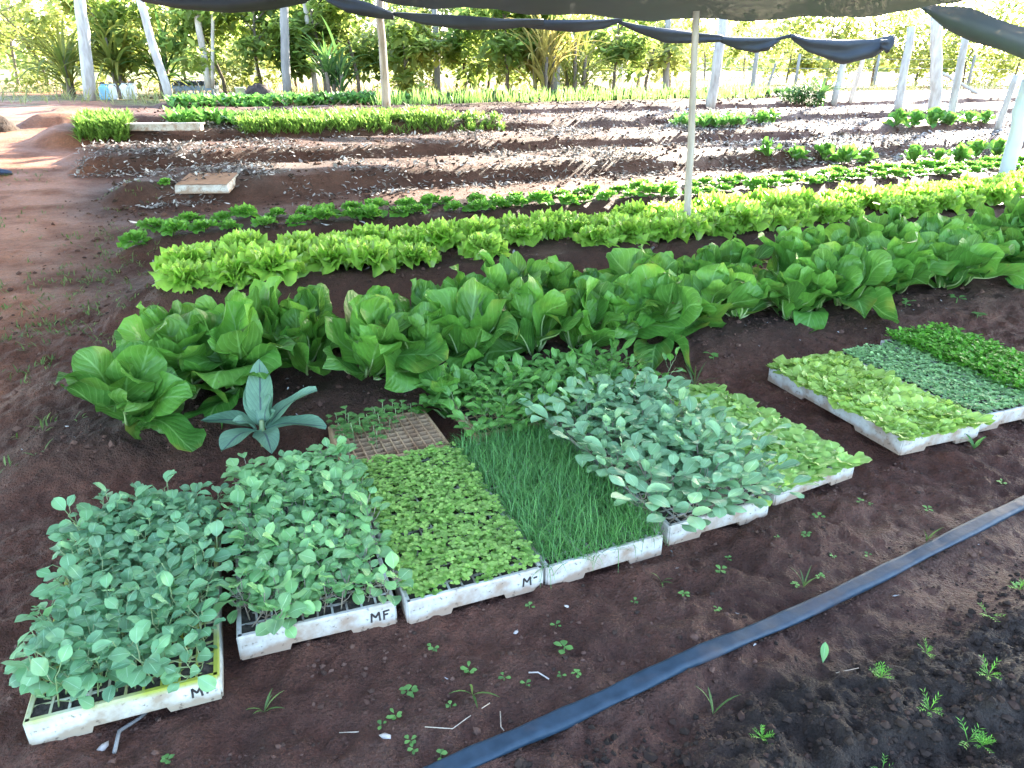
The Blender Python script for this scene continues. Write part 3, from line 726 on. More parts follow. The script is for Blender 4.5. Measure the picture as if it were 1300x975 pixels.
def lettuce_seedling(L, Wd, n, ruf, el=.75):
    lv, st = MB(), MB(); a0 = rng.random()*TAU
    for k in range(n):
        sc = .7+.45*rng.random()
        frill_leaf(lv, L*sc, .85+.3*rng.random(), a0+k*2.4, el+rng.normal()*.25, -.9-.6*rng.random(), ruf, 5, 4, 8)
    st.tube([(0, 0, -.006), (0, 0, .004)], .002, 5)
    return lv, st
PL6 = [lettuce_seedling(.043, .040, 6, .0030, .85) for _ in range(7)]
PL7 = [lettuce_seedling(.044, .042, 7, .0060, 1.0) for _ in range(7)]
fill(6, PL6, 'letseed', 'stem', 'lettuce_seedlings', 'pale green lettuce seedlings filling the stained tray beside the bluish cabbage', 'seedlings', .8, 1.2, spill=(1.06, 1.03))
fill(7, PL7, 'letyel', 'stem', 'lettuce_seedlings', 'frilly yellow green lettuce seedlings in the tray with the long stained side', 'seedlings', .8, 1.2)
def carpet(key, count, L, Wd, zlo, zhi, mat, name, label, cat, n=3, m=2, cup=.25, bend=-.6, el=(.0, .6), margin=0.0, multi=1):
    mb = MB(); e, o, ux, uy, w, l, *_ = trays[key]
    for _ in range(count):
        x = rng.uniform(.008-margin, w-.008+margin); y = rng.uniform(.008-margin, l-.008+margin)
        z = rng.uniform(zlo, zhi) + .012*(vnoise(np.array(x*40.), np.array(y*40.))-.5)
        p = o + ux*x + uy*y + np.array([0, 0, z]); a = rng.random()*TAU; d = rng.random()
        for q in range(multi):
            sc = .7+.6*rng.random()
            leaf(mb, L*sc, Wd*sc, a+q*TAU/multi+rng.normal()*.2, rng.uniform(*el), bend, cup=cup, n=n, m=m, base=p, tint=(np.clip(d+rng.normal()*.2, 0, 1), rng.random()), prof=.55)
    ob = mb.build(name, M[mat]); tag(ob, label, cat, kind='stuff'); return ob
carpet(3, 2300, .0125, .0115, .062, .086, 'basil', 'tiny_seedlings', 'carpet of tiny light green leaves in the third tray from the left', 'seedlings', multi=3, el=(-.1, .5))
carpet(8, 1900, .0135, .0105, .062, .078, 'grey8', 'tiny_seedlings', 'carpet of small grey green leaves in the tray beside the parsley', 'seedlings', multi=3, el=(0, .7))
carpet(9, 2000, .020, .012, .065, .112, 'parsley', 'parsley_seedlings', 'bright deep green parsley seedlings in the tray at the right edge', 'seedlings', multi=3, el=(0, .9))
# chives
mb = MB(); e, o_, ux, uy, w, l, *_ = trays[4]
for _ in range(6500):
    x = rng.uniform(.002, w-.002); y = rng.uniform(.001, l-.002); a = rng.random()*TAU; el = rng.uniform(.45, 1.5); L = rng.uniform(.06, .135)
    cl = .35*(math.sin(x*60)*math.sin(y*55)); a = a*.75 + cl*3
    p = o_ + ux*x + uy*y + np.array([0, 0, .052]); n = 5; s = np.linspace(0, 1, n); ang = el - (1.2+1.6*rng.random())*s**1.5*(1.15-el/3)
    xx = np.concatenate([[0], np.cumsum(np.cos(ang[:-1]))])*L/n; zz = np.concatenate([[0], np.cumsum(np.sin(ang[:-1]))])*L/n
    wv = .0010*(1-s**2*.8); ca_, sa_ = math.cos(a), math.sin(a); dd = np.array([ca_, sa_, 0]); nn = np.array([-sa_, ca_, 0])
    v = []
    for k in range(n): c = p + dd*xx[k] + np.array([0, 0, zz[k]]); v += [c-nn*wv[k], c+nn*wv[k]]
    mb.add(v, [(2*k, 2*k+1, 2*k+3, 2*k+2) for k in range(n-1)], (rng.random(), rng.random()))
o = mb.build('chive_seedlings', M['chive']); tag(o, 'fine dark green chive blades flopping over their tray', 'chives', kind='stuff')
# sparse seedlings in the old brown tray
def tomato():
    lv, st = MB(), MB(); h = .06+.04*rng.random(); st.tube([(0, 0, -.02), (.004, 0, h*.5), (0, .004, h)], [.0016, .0013, .001], 5)
    for k in range(5):
        az = k*2.4+rng.random(); b = np.array([0, 0, h*(.5+.1*k)])
        for q in (-.5, 0, .5): leaf(lv, .026, .011, az+q, .25, -.7, n=3, m=2, base=b+np.array([math.cos(az), math.sin(az), .2])*.010)
    return lv, st
for n_ in range(24):
    a, b = tomato(); p = cell(11, [0, 1, 2, 2, 3, 3, 4, 4, 5, 6, 1, 7, 3, 0, 0, 1, 1, 2, 3, 4, 5, 6, 8, 5][n_], [6, 7, 5, 8, 6, 4, 7, 5, 8, 6, 4, 8, 2, 8, 4, 5, 8, 6, 7, 8, 7, 8, 8, 5][n_], .004, .04)
    e_ = empty('tomato_seedling', p, rng.random()*TAU); tag(e_, 'small tomato seedling growing from the mostly empty brown tray', 'seedling', 'seedlings of the brown tray')
    a.build('foliage', M['weed'], e_); b.build('stem', M['stem'], e_)

# ------------------------------------------------------------------ chicory row
def chicory(n, sc=1.0):
    lv, rb = MB(), MB(); a0 = rng.random()*TAU
    for k in range(n):
        f = k/(n-1); L = (.205 + .075*rng.random())*(.98-.12*f)*sc; Wd = L*(.54+.16*rng.random())
        el = .60 + .88*f**.7 + rng.normal()*.24; az = a0 + k*2.4 + rng.normal()*.2
        b = np.array([math.cos(az), math.sin(az), 0])*.018*(1-f*.6)*sc + np.array([0, 0, .01+.03*f])
        P = leaf(lv, L, Wd, az, el, -(1.15-.8*f)*(.35+1.0*rng.random()), cup=.45*rng.random()+.05, ruf=.012*sc, rk=1.9+rng.random(), n=13, m=8, base=b, prof=.56+.10*rng.random(), tipw=.18+.2*rng.random(), roll=rng.normal()*.65, wav=.014*sc, tint=(np.clip(.25+.6*f+rng.normal()*.15, 0, 1), rng.random()), stalk=.0)
        c = P[:8, 4]; nrm = np.cross(P[1:9, 4]-P[:8, 4], P[:8, 5]-P[:8, 3]); nrm /= np.linalg.norm(nrm, axis=1)[:, None]+1e-9
        rb.tube(c - nrm*.0015, np.linspace(.0052, .0010, 8)*sc, 5)
    return lv.mesh('foliage', M['chic']), rb.mesh('leaf_ribs', M['rib'])
CH = [chicory(15+i % 4) for i in range(10)]
def put_chic(u, v, sc, label, rz=None, q=None, group='broad leaved chicory in the front row'):
    e = empty('chicory_plant', W(u, v, gz(u, v)-.006), rng.random()*TAU if rz is None else rz); e.scale = (sc, sc, sc*(.95+.25*rng.random())); e.rotation_euler[0] = rng.normal()*.10; e.rotation_euler[1] = rng.normal()*.10
    tag(e, label, 'chicory', group)
    for m, nm in zip(q or CH[rng.integers(10)], ('foliage', 'leaf_ribs')):
        o = bpy.data.objects.new(nm, m); COL.objects.link(o); o.parent = e
p_ = at(336, 572); U_L, V_L = UV(p_[0], p_[1])
u = -.36; k = 0
while u < 7.6:
    for r, v in enumerate((2.58, 2.98)):
        uu = u + r*.13 + rng.normal()*.02
        lab = ('broad leaved chicory plant in the front line of its row', 'broad leaved chicory plant in the back line of its row')[r]
        if k == 0 and r == 0: lab = 'sprawling broad leaved chicory plant at the left end of its row'
        if r == 0 and abs(uu-U_L) < .30: v = v + .13
        put_chic(uu + (.08 if k == 0 else 0), v + rng.normal()*.035, .94+.34*rng.random(), lab)
    u += .225; k += 1
p = at(572, 532); u_, v_ = UV(p[0], p[1])
put_chic(u_, v_, .72, 'young chicory plant standing alone behind the chives', group=None)

# lance leaved plant in front of the row
e = empty('lance_leaved_plant', G(336, 572)); tag(e, 'small plant with long blue green leaves and dark veins, left of the brown tray', 'plant')
lv, st = MB(), MB()
for az, L, Wd, el, bd in [(1.75, .19, .055, 1.15, -.35), (.55, .17, .050, .75, -.45), (2.1, .13, .045, 1.1, -.3), (-.02, .165, .060, .30, -.5), (2.95, .165, .055, .30, -.5), (4.25, .13, .055, .35, -.7), (5.2, .13, .050, .3, -.7), (1.1, .09, .03, 1.3, -.2), (3.6, .07, .03, .9, -.5), (.2, .06, .025, 1.2, -.3)]:
    leaf(lv, L, Wd*1.3, az, el, bd*1.3, cup=.3, ruf=.004, rk=1.5, wav=.004, n=11, m=6, base=(.012*math.cos(az), .012*math.sin(az), .05), prof=.48, tint=(rng.random(), 0))
st.tube([(0, 0, -.02), (0, 0, .03), (.004, 0, .075)], [.008, .009, .006], 8)
lv.build('foliage', M['lance'], e); st.build('stem', M['stem'], e); e.scale = (1.25, 1.25, 1.2)

# ------------------------------------------------------------------ lettuces
def lettuce(n, Lmax, ruf, mat, upright=0.0):
    lv = MB(); a0 = rng.random()*TAU
    for k in range(n):
        f = k/(n-1); L = Lmax*(1.05-.5*f)*(.85+.3*rng.random()); Wd = L*(.95+.25*rng.random())
        az = a0+k*2.4+rng.normal()*.2; el = .60+.85*f+upright+rng.normal()*.14
        frill_leaf(lv, L, .90+.3*rng.random(), az, el, -.75-.6*(1-f)-.3*rng.random(), ruf*(.7+.6*rng.random()), 8+3*rng.random(), 6, 24, (.012*math.cos(az), .012*math.sin(az), .008+.03*f), (np.clip(.2+.7*f+rng.normal()*.12, 0, 1), .35+.65*rng.random()))
    return lv.mesh('lettuce_head', M[mat])
LT = [lettuce(26, .148, .024, 'lettuce') for _ in range(5)]
LS = [lettuce(14, .118, .011, 'lettuce_d', .15) for _ in range(5)]
def put(mesh, name, u, v, sc, label, cat, group, dz=-.004):
    o = bpy.data.objects.new(name, mesh); COL.objects.link(o); o.location = W(u, v, gz(u, v)+dz); o.rotation_euler = (rng.normal()*.06, rng.normal()*.06, rng.random()*TAU); o.scale = (sc, sc, sc*(.9+.25*rng.random()))
    return tag(o, label, cat, group)
for r, v in enumerate((4.14, 4.44, 4.70)):
    u = -.06 + .08*r
    while u < 11:
        if rng.random() > (.15 if r == 0 and u > .9 else .04):
            put(LT[rng.integers(5)], 'lettuce_head', u+rng.normal()*.025, v+rng.normal()*.03, .92+.30*rng.random()-.12*(r == 2), ('curly lettuce head in the nearest line of the lettuce bed', 'curly lettuce head in the middle line of the lettuce bed', 'curly lettuce head in the far line of the lettuce bed')[r], 'lettuce', 'curly lettuces of the lettuce bed')
        u += .25
for r, v in enumerate((5.72, 6.06)):
    u = -.30 + .1*r
    while u < 12:
        if rng.random() > .03:
            put(LS[rng.integers(5)], 'young_lettuce', u+rng.normal()*.03, v+rng.normal()*.03, .65+.4*rng.random(), ('small green lettuce in the near line of the narrow bed', 'small green lettuce in the far line of the narrow bed')[r], 'lettuce', 'young lettuces of the narrow bed')
        u += .21
# broad leaved clumps on the right hand beds
for (px, py, s_) in [(975, 200, .8), (1010, 206, .8), (1045, 204, .9), (1075, 208, .9), (1100, 206, .8), (1160, 206, .9), (1190, 204, .8), (1215, 206, 1.), (1240, 200, .9), (1265, 198, .9)]:
    p = at(px, py); u_, v_ = UV(p[0], p[1]); put_chic(u_, v_, s_*1.0, 'broad leaved plant on the sunlit right hand bed', group='broad leaved plants of the sunlit bed')
for (px, py, s_) in [(1138, 160, .9), (1160, 161, .9), (1182, 160, 1.), (1205, 160, .9), (1228, 159, .9), (1250, 158, .8), (965, 158, .8), (978, 156, .7)]:
    p = at(px, py); u_, v_ = UV(p[0], p[1]); put_chic(u_, v_, s_*1.1, 'broad leaved plant in a clump far off near the white posts', group='broad leaved plants near the white posts')

# feathery bed, onion row and green row far behind
def tufts(name, label, cat, area, count, L, Wd, mat, per=5, el=(.5, 1.4), bend=-.6, dens=None):
    mb = MB()
    for _ in range(count):
        u = rng.uniform(area[0], area[1]); v = rng.uniform(area[2], area[3])
        if dens and vnoise(np.array(u*1.6), np.array(v*1.6)) < dens: continue
        b = W(u, v, gz(u, v)); a = rng.random()*TAU; d = rng.random()
        for k in range(per): leaf(mb, L*(.6+.6*rng.random()), Wd*(.7+.6*rng.random()), a+k*2.4, rng.uniform(*el), bend, n=3, m=2, base=b+np.array([0, 0, rng.random()*L*.5]), tint=(np.clip(d+rng.normal()*.2, 0, 1), rng.random()), cup=.2)
    o = mb.build(name, M[mat]); return tag(o, label, cat, kind='stuff')
def span(x0, x1, y):
    a = at(x0, y); b = at(x1, y); ua, va = UV(a[0], a[1]); ub, vb = UV(b[0], b[1]); return ua, ub, va, vb
u0, _, v0, _ = span(305, 575, 168); _, u1, _, v1 = span(305, 575, 160)
tufts('parsley_bed', 'dense feathery green herb bed in front of the straight pale pole', 'herb bed', (u0, u1, v0-.1, v0+.9), 1700, .13, .020, 'herb', 6, dens=.22)
u2, u3, v2, _ = span(100, 165, 176)
tufts('parsley_bed', 'yellowish leafy herb patch at the left end of the far bed', 'herb bed', (u2, u3, v2-.1, v2+.9), 520, .15, .03, 'herb', 6)
u2, u3, v2, _ = span(215, 300, 160)
tufts('leafy_bed', 'loose leafy plants beside the pale board', 'herb bed', (u2, u3, v2-.2, v2+.5), 90, .17, .07, 'rocket')
u2, u3, v2, _ = span(215, 480, 137)
tufts('leafy_bed', 'low bright green row in front of the blue crate', 'herb bed', (u2, u3+1, v2-.15, v2+.45), 420, .13, .07, 'rocket')
u2, u3, v2, _ = span(480, 1000, 134)
tufts('onion_row', 'thin upright onion leaves in a row before the grey posts', 'onions', (u2, u3, v2-.2, v2+.6), 700, .22, .014, 'letseed', 3, (1.2, 1.6), -.2)
tufts('leafy_bed', 'dark green low row beyond the onions', 'herb bed', (u2-1, u3+2, v2+.9, v2+1.3), 520, .14, .07, 'strap_g')
u2, u3, v2, _ = span(578, 668, 166)
tufts('leafy_bed', 'short run of small green herbs right of the feathery bed', 'herb bed', (u2, u3, v2-.1, v2+.4), 70, .12, .04, 'herb')
u2, u3, v2, _ = span(870, 960, 162)
tufts('leafy_bed', 'loose bright green herbs behind the slim pole', 'herb bed', (u2, u3, v2-.2, v2+.4), 110, .16, .06, 'rocket')

# ------------------------------------------------------------------ litter, weeds, crumbs
def flakes(name, label, cat, pts_, mat, L=(.03, .09), Wr=(.15, .4), lift=.01, flat=.35):
    mb = MB()
    for (u, v) in pts_:
        l = rng.uniform(*L); w = l*rng.uniform(*Wr); b = W(u, v, gz(u, v)+.003+lift*rng.random())
        leaf(mb, l, w, rng.random()*TAU, rng.normal()*flat, rng.normal()*.6, cup=rng.normal()*.5, n=3, m=2, base=b, tint=(rng.random()**1.3, 0))
    o = mb.build(name, M[mat]); return tag(o, label, cat, kind='stuff')
def patch(n, u0, u1, v0, v1, p=1.6, lim=.42):
    r = []
    while len(r) < n:
        u = rng.uniform(u0, u1); v = rng.uniform(v0, v1)
        if fbm(np.array(u*p), np.array(v*p), 2) > lim*rng.uniform(.5, 1.0): r.append((u, v))
    return r
L_ = []
for c, n_ in ((8.2, 15000), (9.9, 13000), (11.6, 8000)): L_ += patch(n_, -.6 if c < 9 else -1.0, 16, c-.8, c+.6)
flakes('leaf_litter', 'ashy grey dry leaves and straw covering the bare beds', 'leaf litter', L_, 'mulch', (.015, .085), (.10, .60), .02)
L_ = patch(1500, 1.5, 20, 12.6, 14.2) + patch(900, 3, 18, 8, 12)
flakes('straw_litter', 'tan straw scattered over the sunlit beds', 'straw', L_, 'straw_m', (.06, .2), (.05, .15), .03)
L_ = patch(420, -.4, 10, 4.35, 5.7) + patch(260, -.4, 10, 6.0, 7.1) + patch(60, .8, 6, 3.8, 4.3)
flakes('leaf_litter', 'pale dry leaf bits between the lettuces', 'leaf litter', L_, 'mulch', (.02, .09), (.15, .4), .01)
L_ = patch(120, -.7, 4.5, 2.35, 2.75) + patch(45, -2.2, -.6, 1.6, 6) + patch(110, -.8, 4, .85, 2.3)
flakes('leaf_litter', 'small dry leaf bits and chips on the dark soil round the trays', 'leaf litter', L_, 'mulch', (.005, .020), (.15, .5), .003)
# soil crumbs
mb = MB(); ico = np.array([(0, 0, 1), (.9, 0, .3), (.28, .85, .3), (-.72, .53, .3), (-.72, -.53, .3), (.28, -.85, .3), (.6, .5, -.4), (-.3, .7, -.4), (-.8, 0, -.4), (-.3, -.7, -.4), (.6, -.5, -.4)])
icf = [(0, 1, 2), (0, 2, 3), (0, 3, 4), (0, 4, 5), (0, 5, 1), (1, 6, 2), (2, 7, 3), (3, 8, 4), (4, 9, 5), (5, 10, 1), (6, 7, 2), (7, 8, 3), (8, 9, 4), (9, 10, 5), (10, 6, 1), (6, 10, 9, 8, 7)]
def crumbs(n, u0, u1, v0, v1, smin, smax, cond=None, t=(0, 1)):
    for _ in range(n):
        u = rng.uniform(u0, u1); v = rng.uniform(v0, v1)
        if cond and not cond(u, v): continue
        s = smin*(smax/smin)**(rng.random()**2.2); V = ico*(s*(.55+.8*rng.random((11, 1)))) * np.array([1, .8+.4*rng.random(), .75]); a = rng.random()*TAU
        V = np.stack([V[:, 0]*math.cos(a)-V[:, 1]*math.sin(a), V[:, 0]*math.sin(a)+V[:, 1]*math.cos(a), V[:, 2]], 1)
        mb.add(V + W(u, v, gz(u, v)+s*.15), icf, (rng.uniform(*t), 0))
darkf = lambda u, v: v < .80+.05*math.sin(u*4)+.12*(rng.random()-.5)
crumbs(16000, .0, 2.6, -.1, .95, .0025, .0120, darkf, (0, .5))
crumbs(17000, -1.2, 3.6, .75, 2.7, .0013, .008, lambda u, v: v > .84+.1*rng.random() and fbm(np.array(u*5.), np.array(v*5.), 2) > .28, (.35, 1))
crumbs(1500, -1.0, 3, .75, 2.5, .003, .012, lambda u, v: v > .9 and fbm(np.array(u*4.+3), np.array(v*4.), 2) > .42, (.6, 1))
crumbs(900, .3, 3.2, .75, 1.1, .0018, .008, lambda u, v: fbm(np.array(u*3.), np.array(v*3.), 2) > .4, (0, .5))
crumbs(2200, -2.5, 6, 2.3, 4.4, .003, .018, None, (.5, 1))
crumbs(2200, -1, 9, 3.9, 8, .005, .028, None, (.3, 1))
crumbs(5500, -.7, 12, 7, 14.5, .008, .040, None, (.25, 1))
crumbs(350, -4, -.5, 3, 10, .003, .010, None, (.5, 1))
o = mb.build('soil_crumbs', M['clod'], smooth=False); tag(o, 'crumbs and clods of dark soil lying on the beds and paths', 'soil crumbs', kind='stuff')

# tiny sprouts in the open soil
def sprout(n, L, Wd):
    lv = MB()
    for k in range(n): 
        a = k*2.4+rng.random(); b = np.array([math.cos(a), math.sin(a), 0])*L*.35*(k % 3)*.6 + np.array([0, 0, .006+.008*rng.random()])
        leaf(lv, L*(.7+.5*rng.random()), Wd*(.7+.5*rng.random()), a, .25, -.5, n=4, m=2, base=b, prof=.6)
    lv.tube([(0, 0, -.004), (0, 0, .010)], .001, 4)
    return lv.mesh('sprout', M['weed'])
SP = [sprout(n, .017, .012) for n in (3, 4, 6, 8, 5)]
spots = [(716, 830, 4, 1.5), (518, 880, 3, 1.25), (550, 827, 1, 1.1), (595, 857, 2, 1.1), (672, 775, 1, .9), (706, 797, 0, .9), (913, 731, 4, 1.2), (912, 775, 2, .7), (868, 757, 2, .9), (640, 872, 0, .9), (668, 873, 0, .8), (733, 862, 2, .8), (712, 866, 0, .7), (502, 912, 2, 1.0), (484, 925, 0, .8), (521, 945, 4, .9), (525, 958, 1, .9), (560, 965, 1, 1.),
         (1023, 686, 3, 1.), (1037, 662, 4, 1.2), (1090, 641, 1, 1.), (1105, 640, 1, .6), (1057, 706, 1, .8), (1100, 708, 0, .8), (1010, 744, 2, .8), (1175, 653, 4, 1.1), (1040, 733, 2, .8), (925, 705, 1, .8), (1270, 620, 2, .9), (985, 690, 1, .6), (212, 966, 3, .9), (806, 762, 0, .8), (572, 905, 1, .8), (1288, 750, 2, .7), (860, 505, 3, 2.0), (905, 460, 2, 2.4), (1215, 380, 4, 3.2), (1240, 405, 3, 2.6), (1150, 385, 2, 2.6)]
for (x, y, k, s_) in spots:
    p = G(x, y); o = bpy.data.objects.new('sprout', SP[k]); COL.objects.link(o); o.location = p; o.rotation_euler = (0, 0, rng.random()*TAU); o.scale = (s_*.8,)*3
    tag(o, 'tiny green weed sprout in the open soil', 'weed', 'weed sprouts in the soil')
def feather(k):
    lv = MB()
    for q in range(k):
        a = rng.random()*TAU; el = rng.uniform(.35, 1.4); L = .035*(.6+.6*rng.random())
        P = leaf(lv, L, .0022, a, el, -.6, n=4, m=2)
        for t in (2, 3, 4):
            for sg in (-.8, .8): leaf(lv, L*.35, .0024, a+sg, el*.7, -.4, n=2, m=2, base=P[t, 1])
    return lv.mesh('carrot_sprout', M['parsley'])
FE = [feather(k) for k in (5, 9, 14)]
for (x, y, k, s_) in [(1118, 864, 2, 1.0), (1180, 903, 1, 1.), (1252, 866, 1, 1.0), (1176, 830, 1, .8), (1293, 752, 1, 1.2), (1247, 945, 2, .95), (965, 948, 2, .9), (1253, 783, 0, 1.0), (1123, 968, 0, .8), (1230, 938, 0, 1.2)]:
    p = G(x, y); o = bpy.data.objects.new('carrot_sprout', FE[k]); COL.objects.link(o); o.location = p; o.rotation_euler = (0, 0, rng.random()*TAU); o.scale = (s_*.78,)*3
    tag(o, 'tiny feathery sprout in the dark crumbly seed bed', 'sprout', 'feathery sprouts of the seed bed')
# single blades, twigs and chips
def blade_plant(px, py, n, L, label, mat='grass', wd=.005):
    mb = MB()
    for k in range(n): leaf(mb, L*(.6+.6*rng.random()), wd, rng.random()*TAU, rng.uniform(.6, 1.4), -.9, n=5, m=2, cup=.3, prof=.4)
    o = mb.build('grass_tuft', M[mat]); o.location = G(px, py); tag(o, label, 'grass', 'grass tufts on the soil')
blade_plant(905, 908, 3, .09, 'thin grass shoots beside the dark seed bed'); blade_plant(335, 900, 7, .06, 'grass tuft in front of the gap between the two left trays')
blade_plant(600, 890, 4, .07, 'thin grass shoots in the wet soil'); blade_plant(1020, 745, 6, .06, 'flat grass tuft above the hose', wd=.004); blade_plant(880, 500, 9, .14, 'dark grass tuft between the stray seedling and the long tray'); blade_plant(1175, 690, 5, .06, 'flat grass tuft close to the hose', wd=.004)
blade_plant(1235, 575, 6, .07, 'little grass tuft right of the yellow green tray', 'weed', .012); blade_plant(840, 735, 4, .05, 'grass shoots in front of the bluish seedlings'); blade_plant(1130, 520, 6, .05, 'grass shoots before the long side of the tray', 'weed', .009)
M['chip'] = plain_mat('pale chip', (.55, .50, .46), (.38, .32, .28), 50, .8, .2)
def twig(pts_, r, label, name='twig', mat='straw_t'):
    P = [G(*q)+np.array([0, 0, .004+.004*(i % 2)]) for i, q in enumerate(pts_)]; mb = MB(); mb.tube(P, r, 6, jitter=.2); o = mb.build(name, M[mat]); tag(o, label, 'twig')
M['straw_t'] = plain_mat('dry straw', (.50, .42, .33), (.30, .23, .17), 40, .8, 0)
twig([(671, 858), (683, 860), (697, 865)], .0016, 'short white curved straw on the wet soil', mat='chip')
twig([(540, 932), (575, 935), (592, 920), (622, 900)], .0011, 'long thin bent straw near the hose'); twig([(635, 905), (636, 925), (640, 928)], .0012, 'short upright straw near the hose')
twig([(145, 955), (150, 925), (175, 905), (190, 895)], .004, 'dry root stub poking out under the leftmost tray', mat='graypole')
twig([(430, 925), (455, 928)], .001, 'short straw at the bottom of the view'); twig([(1060, 860), (1090, 848)], .001, 'thin straw in the dark seed bed')
def chunk(px, py, s, label, cat='stone', name='stone', mat='chip', fl=.5):
    mb = MB(); mb.add(ico*s*(.8+.4*rng.random((11, 1)))*np.array([1.3, .8, fl]), icf); o = mb.build(name, M[mat]); o.location = G(px, py)+np.array([0, 0, s*.2]); o.rotation_euler = (0, 0, rng.random()*3); tag(o, label, cat)
chunk(130, 946, .012, 'pale flat stone in front of the leftmost tray'); chunk(655, 800, .007, 'small grey stone in front of the light green carpet tray'); chunk(720, 772, .006, 'small brown stone chip before the chives'); chunk(490, 938, .010, 'pinkish stone near the bottom of the hose')
mb = MB(); leaf(mb, .045, .017, 1.2, 1.0, -.4, cup=.3, n=6, m=4); o = mb.build('fallen_leaf', M['cab2']); o.location = G(1045, 840); tag(o, 'pale green fallen leaf standing on the dark seed bed', 'leaf')
mb = MB(); leaf(mb, .05, .04, -1.2, .1, -.5, cup=.2, n=6, m=4); o = mb.build('fallen_leaf', M['letyel']); p = at(963, 630, .075); o.location = p; tag(o, 'yellowed leaf hanging over the rim of the bluish seedling tray', 'leaf')
# a stray tall seedling
a, b = seedling(.15, .05, .028, 5, .4, .04, .2); e = empty('stray_seedling', G(842, 492)); tag(e, 'single tall seedling standing behind the pale lettuce tray', 'seedling'); a.build('foliage', M['rocket'], e); b.build('stem', M['stem'], e)

# grass and weeds along the path
def grass(name, label, pts_, L, wd, mat, per=4):
    mb = MB()
    for (u, v) in pts_:
        b = W(u, v, gz(u, v))
        for k in range(per): leaf(mb, L*(.5+rng.random()), wd, rng.random()*TAU, rng.uniform(.3, 1.4), -.7, n=3, m=2, base=b+np.array([rng.normal()*.01, rng.normal()*.01, 0]), prof=.4)
    o = mb.build(name, M[mat]); tag(o, label, 'grass', kind='stuff')
L_ = []
for (x, y, r, n_) in [(110, 350, .22, 150), (60, 420, .25, 160), (40, 455, .3, 130), (130, 300, .2, 90), (20, 225, .3, 60), (165, 250, .2, 60), (90, 380, .25, 110), (175, 310, .15, 60), (10, 280, .25, 40), (30, 560, .1, 20), (210, 410, .1, 25)]:
    p = at(x, y); u_, v_ = UV(p[0], p[1]); L_ += [(u_+rng.normal()*r, v_+rng.normal()*r) for _ in range(n_//2)]
grass('path_grass', 'low green grass and weeds along the edge of the dirt path', L_, .035, .006, 'grass')
L_ = [(rng.uniform(-12, 40), 16.8+20*rng.random()**1.5) for _ in range(5000)]
grass('dry_grass', 'pale dry grass in the bright field behind the beds', L_, .28, .02, 'drygrass', 3)

# ------------------------------------------------------------------ things on the far beds
e = empty('upturned_tray', at(256, 244)+np.array([0, 0, .004]), R_(4)); p = G(222, 246); e.location = p; e.rotation_euler[0] = R_(7); tag(e, 'upturned foam tray with a brown soiled top on the mulched bed', 'seedling tray')
mb = MB(); w_, l_ = .50, .46
V = [(-.0, 0, 0), (w_, 0, 0), (w_, l_, 0), (0, l_, 0), (.012, .012, .075), (w_-.012, .012, .075), (w_-.012, l_-.012, .075), (.012, l_-.012, .075)]
mb.add(V, [(0, 3, 2, 1), (0, 1, 5, 4), (1, 2, 6, 5), (2, 3, 7, 6), (3, 0, 4, 7), (4, 5, 6, 7)]); mb.build('shell', M['foam'], e, smooth=False)
mb = MB(); xs = np.linspace(.016, w_-.016, 24); ys = np.linspace(.016, l_-.016, 16)
XX, YY = np.meshgrid(xs, ys, indexing='ij'); ZZ = .077 + .006*vnoise(XX*40, YY*40)
mb.add(np.stack([XX, YY, ZZ], -1).reshape(-1, 3), [(i*16+j, (i+1)*16+j, (i+1)*16+j+1, i*16+j+1) for i in range(23) for j in range(15)])
M['redsoil'] = plain_mat('dried red soil', (.46, .28, .18), (.33, .19, .12), 20, .9, .5, 80, .005)
mb.build('soil_cover', M['redsoil'], e)
e = G(165, 170); mb = MB(); mb.box((.45, .06, .05), (.92, .14, .075)); mb.box((.45, .06, .096), (.96, .18, .018)); o = mb.build('foam_board', M['foam'], smooth=False); o.location = e; o.rotation_euler = (0, 0, R_(5)); tag(o, 'pale flat foam tray half hidden among leafy plants on the far left bed', 'seedling tray')
# sprout beside the upturned tray
put(LS[0], 'young_lettuce', *UV(*at(210, 236)[:2]), .55, 'lone pale seedling left of the upturned tray', 'lettuce', None)

M['crate'] = plain_mat('blue grey plastic', (.16, .22, .32), (.22, .28, .38), 6, .5, 0)
M['crate_d'] = plain_mat('dark plastic', (.04, .05, .07), (.07, .08, .10), 6, .5, 0)
b0 = G(222, 124); b1 = G(271, 124); Wc = np.linalg.norm(b1-b0); e = empty('plastic_crate', b0, math.atan2(b1[1]-b0[1], b1[0]-b0[0])); tag(e, 'blue grey plastic bottle crate behind the low green row', 'crate')
mb = MB(); D = Wc*.55; H = Wc*.36
for y0 in (0, D):
    mb.box((Wc/2, y0, H*.12), (Wc, .02, H*.24)); mb.box((Wc/2, y0+.001, H*.62), (Wc, .018, H*.30))
    for k in range(7): mb.box((Wc*k/6, y0+.002, H*.5), (.03, .016, H))
for x0 in (0, Wc): mb.box((x0, D/2, H*.4), (.02, D, H*.8))
mb.box((Wc/2, D/2, .015), (Wc-.03, D-.03, .02)); mb.build('frame', M['crate'], e, smooth=False)
mb = MB()
for k in range(9): mb.box((Wc*(k+.5)/9, D/2, H*.98), (.012, D, H*.36))
for k in range(4): mb.box((Wc/2, D*(k+.5)/4, H*.97), (Wc*.97, .012, H*.30))
mb.build('divider', M['crate_d'], e, smooth=False)
M['jugw'] = plain_mat('white plastic', (.75, .75, .72), (.60, .60, .58), 6, .45, 0); M['jugb'] = plain_mat('light blue plastic', (.22, .48, .65), (.30, .55, .70), 6, .4, 0); M['jugd'] = plain_mat('brown plastic', (.10, .07, .06), (.16, .11, .09), 6, .5, 0)
